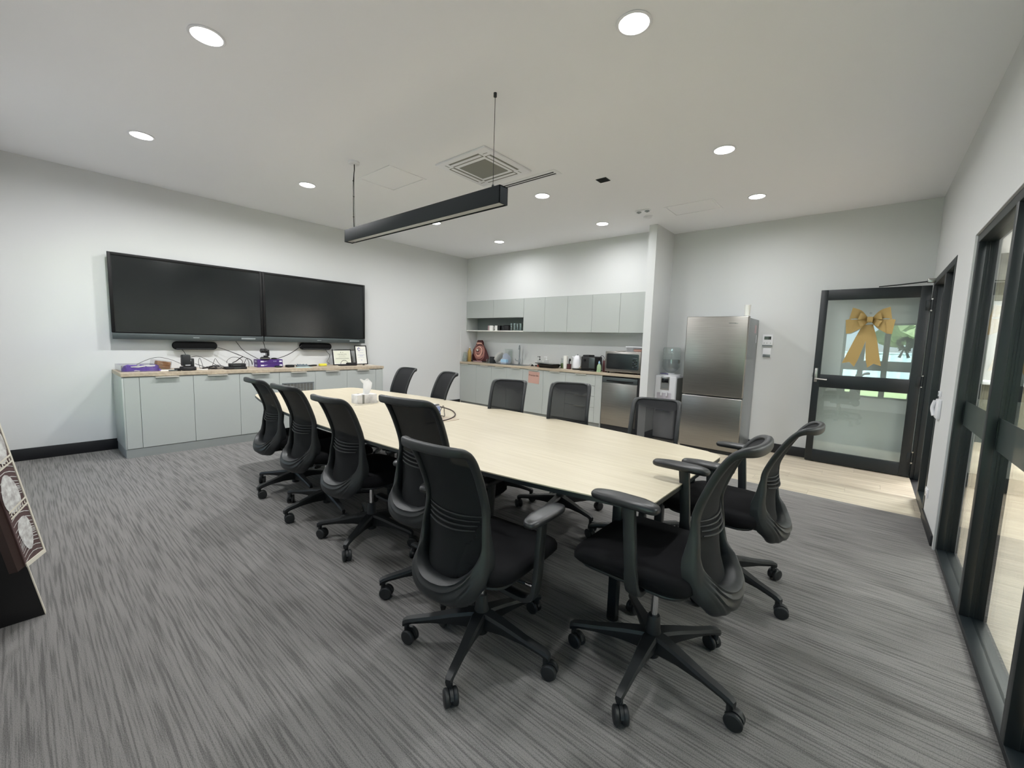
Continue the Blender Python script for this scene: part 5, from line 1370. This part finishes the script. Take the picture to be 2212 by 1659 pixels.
for s, pts in ((-1, [(-.03, -.018, -.05), (-.06, -.022, -.20), (-.115, -.02, -.40), (-.135, -.016, -.462)]), (1, [(.005, -.018, -.05), (.03, -.022, -.22), (.055, -.02, -.40), (.07, -.016, -.47)])):
    b = ribbon(pts, (.05, .095, .115, .115), 'tail'); b.ob('tail', 'gold', t)
    e = Vector(pts[-1]); d = (Vector(pts[-1]) - Vector(pts[-2])); d.y = 0; d.normalize(); p = Vector((-d.z, 0, d.x))
    a, c = e + p * .0575, e - p * .0575
    tip = .035
    MB().prism([(q.x, q.z) for q in (a, a + d * tip, e)], -.0165, -.014, 'y').ob('tail_point', 'gold', t)
    MB().prism([(q.x, q.z) for q in (c, e, c + d * tip)], -.0165, -.014, 'y').ob('tail_point', 'gold', t)
MB().lathe([(0, 0), (.012, 0), (.012, .008), (0, .008)], (0, -.01, .075), 14, 'y').ob('suction_hook', 'clear', t)

# leaning artwork and its stand at the lower left
t = thing('artwork_stand', 'black leaning display stand against the front wall at lower left', 'stand', (3.44, 0.09, 0))
MB().prism([(.142, 0), (.047, .568), (.0, .86), (-.14, .86), (-.14, 0)], -.03, 0, 'x').ob('end_panel', 'stand', t, smooth=False)
MB().prism([(.142, 0), (.145, .004), (.050, .571), (.003, .862), (-.001, .86), (.047, .568)], -.031, .001, 'x').ob('edge_strip', 'cream_edge', t, smooth=False)
t = thing('painted_panel', 'leaning panel painted with white petals and plum hatching at the left picture edge', 'artwork', (3.44, .247, .298), 0)
bx = Vector((.125, -.056, 0)); upv = Vector((-.02, -.162, 1.0)); nv = bx.cross(upv).normalized()
if nv.y < 0: nv = -nv
def AP(u, v, d=0.0): return bx * u + upv * v + nv * d
def slab(u0, u1, v0, v1, d0, d1):
    c = [AP(u, v, d) for d in (d0, d1) for u, v in ((u0, v0), (u1, v0), (u1, v1), (u0, v1))]
    return MB().faces(c, [(0, 3, 2, 1), (4, 5, 6, 7), (0, 1, 5, 4), (1, 2, 6, 5), (2, 3, 7, 6), (3, 0, 4, 7)])
slab(0, 1, 0, .95, -.022, 0).ob('board', 'art_plum', t)
slab(1.0, 1.35, 0, .95, -.03, -.004).ob('timber_side', 'art_brown', t)
e = slab(-.02, .05, -.006, .95, -.001, .003); e.ob('border', 'cream_edge', t)
slab(0.05, 1.0, -.006, .012, -.001, .003).ob('border', 'cream_edge', t)
def petal(cu, cv, ru, rv, rot, m='art_white'):
    vs = []
    for k in range(20):
        a = 2 * PI * k / 20; x, y = ru * math.cos(a), rv * math.sin(a) * (1 - .25 * math.cos(a))
        vs.append(AP(cu + x * math.cos(rot) - y * math.sin(rot), cv + (x * math.sin(rot) + y * math.cos(rot)) * .22, .0022))
    MB().faces(vs, [tuple(range(20))]).ob('petal', m, t)
petal(.55, .13, .30, .34, .5); petal(.62, .30, .40, .36, -.5); petal(.5, .52, .42, .36, .4); petal(.5, .74, .42, .34, -.3)
for v0, nst in ((.235, 1), (.43, 1), (.64, 1)):
    for q in (0, .026):
        c = [AP(u, v0 + q - .03 * u + dv, .003) for dv in (0, .008) for u in (0.05, .95)]
        MB().faces(c, [(0, 1, 3, 2)]).ob('border', 'cream_edge', t)
    for k in range(7):
        u = .12 + k * .12
        c = [AP(u, v0 + .008 - .03 * u, .0032), AP(u + .07, v0 + .012 - .03 * u, .0032), AP(u + .02, v0 + .026 - .03 * u, .0032)]
        MB().faces(c, [(0, 1, 2)]).ob('border_mark', 'cream_edge', t)
hb = MB()
for k in range(60):
    v = .02 + k * .0155
    if any(abs(v - q - .01) < .022 for q in (.235, .43, .64)): continue
    A0 = (.08, v + .02 * math.sin(k * .5)); A1 = (.95, v - .02 + .02 * math.sin(k * .5 + .8))
    pts = [(A0[0] + (A1[0] - A0[0]) * q, A0[1] + (A1[1] - A0[1]) * q + .018 * math.sin(PI * q)) for q in (0, .25, .5, .75, 1)]
    vs = [AP(u, v_, .0014) for u, v_ in pts] + [AP(u, v_ + .0035, .0014) for u, v_ in pts]
    hb.faces(vs, [(i, i + 1, 6 + i, 5 + i) for i in range(4)])
o = hb.ob('hatching', 'art_white', t); o['kind'] = 'stuff'
print('objects:', len(bpy.data.objects))
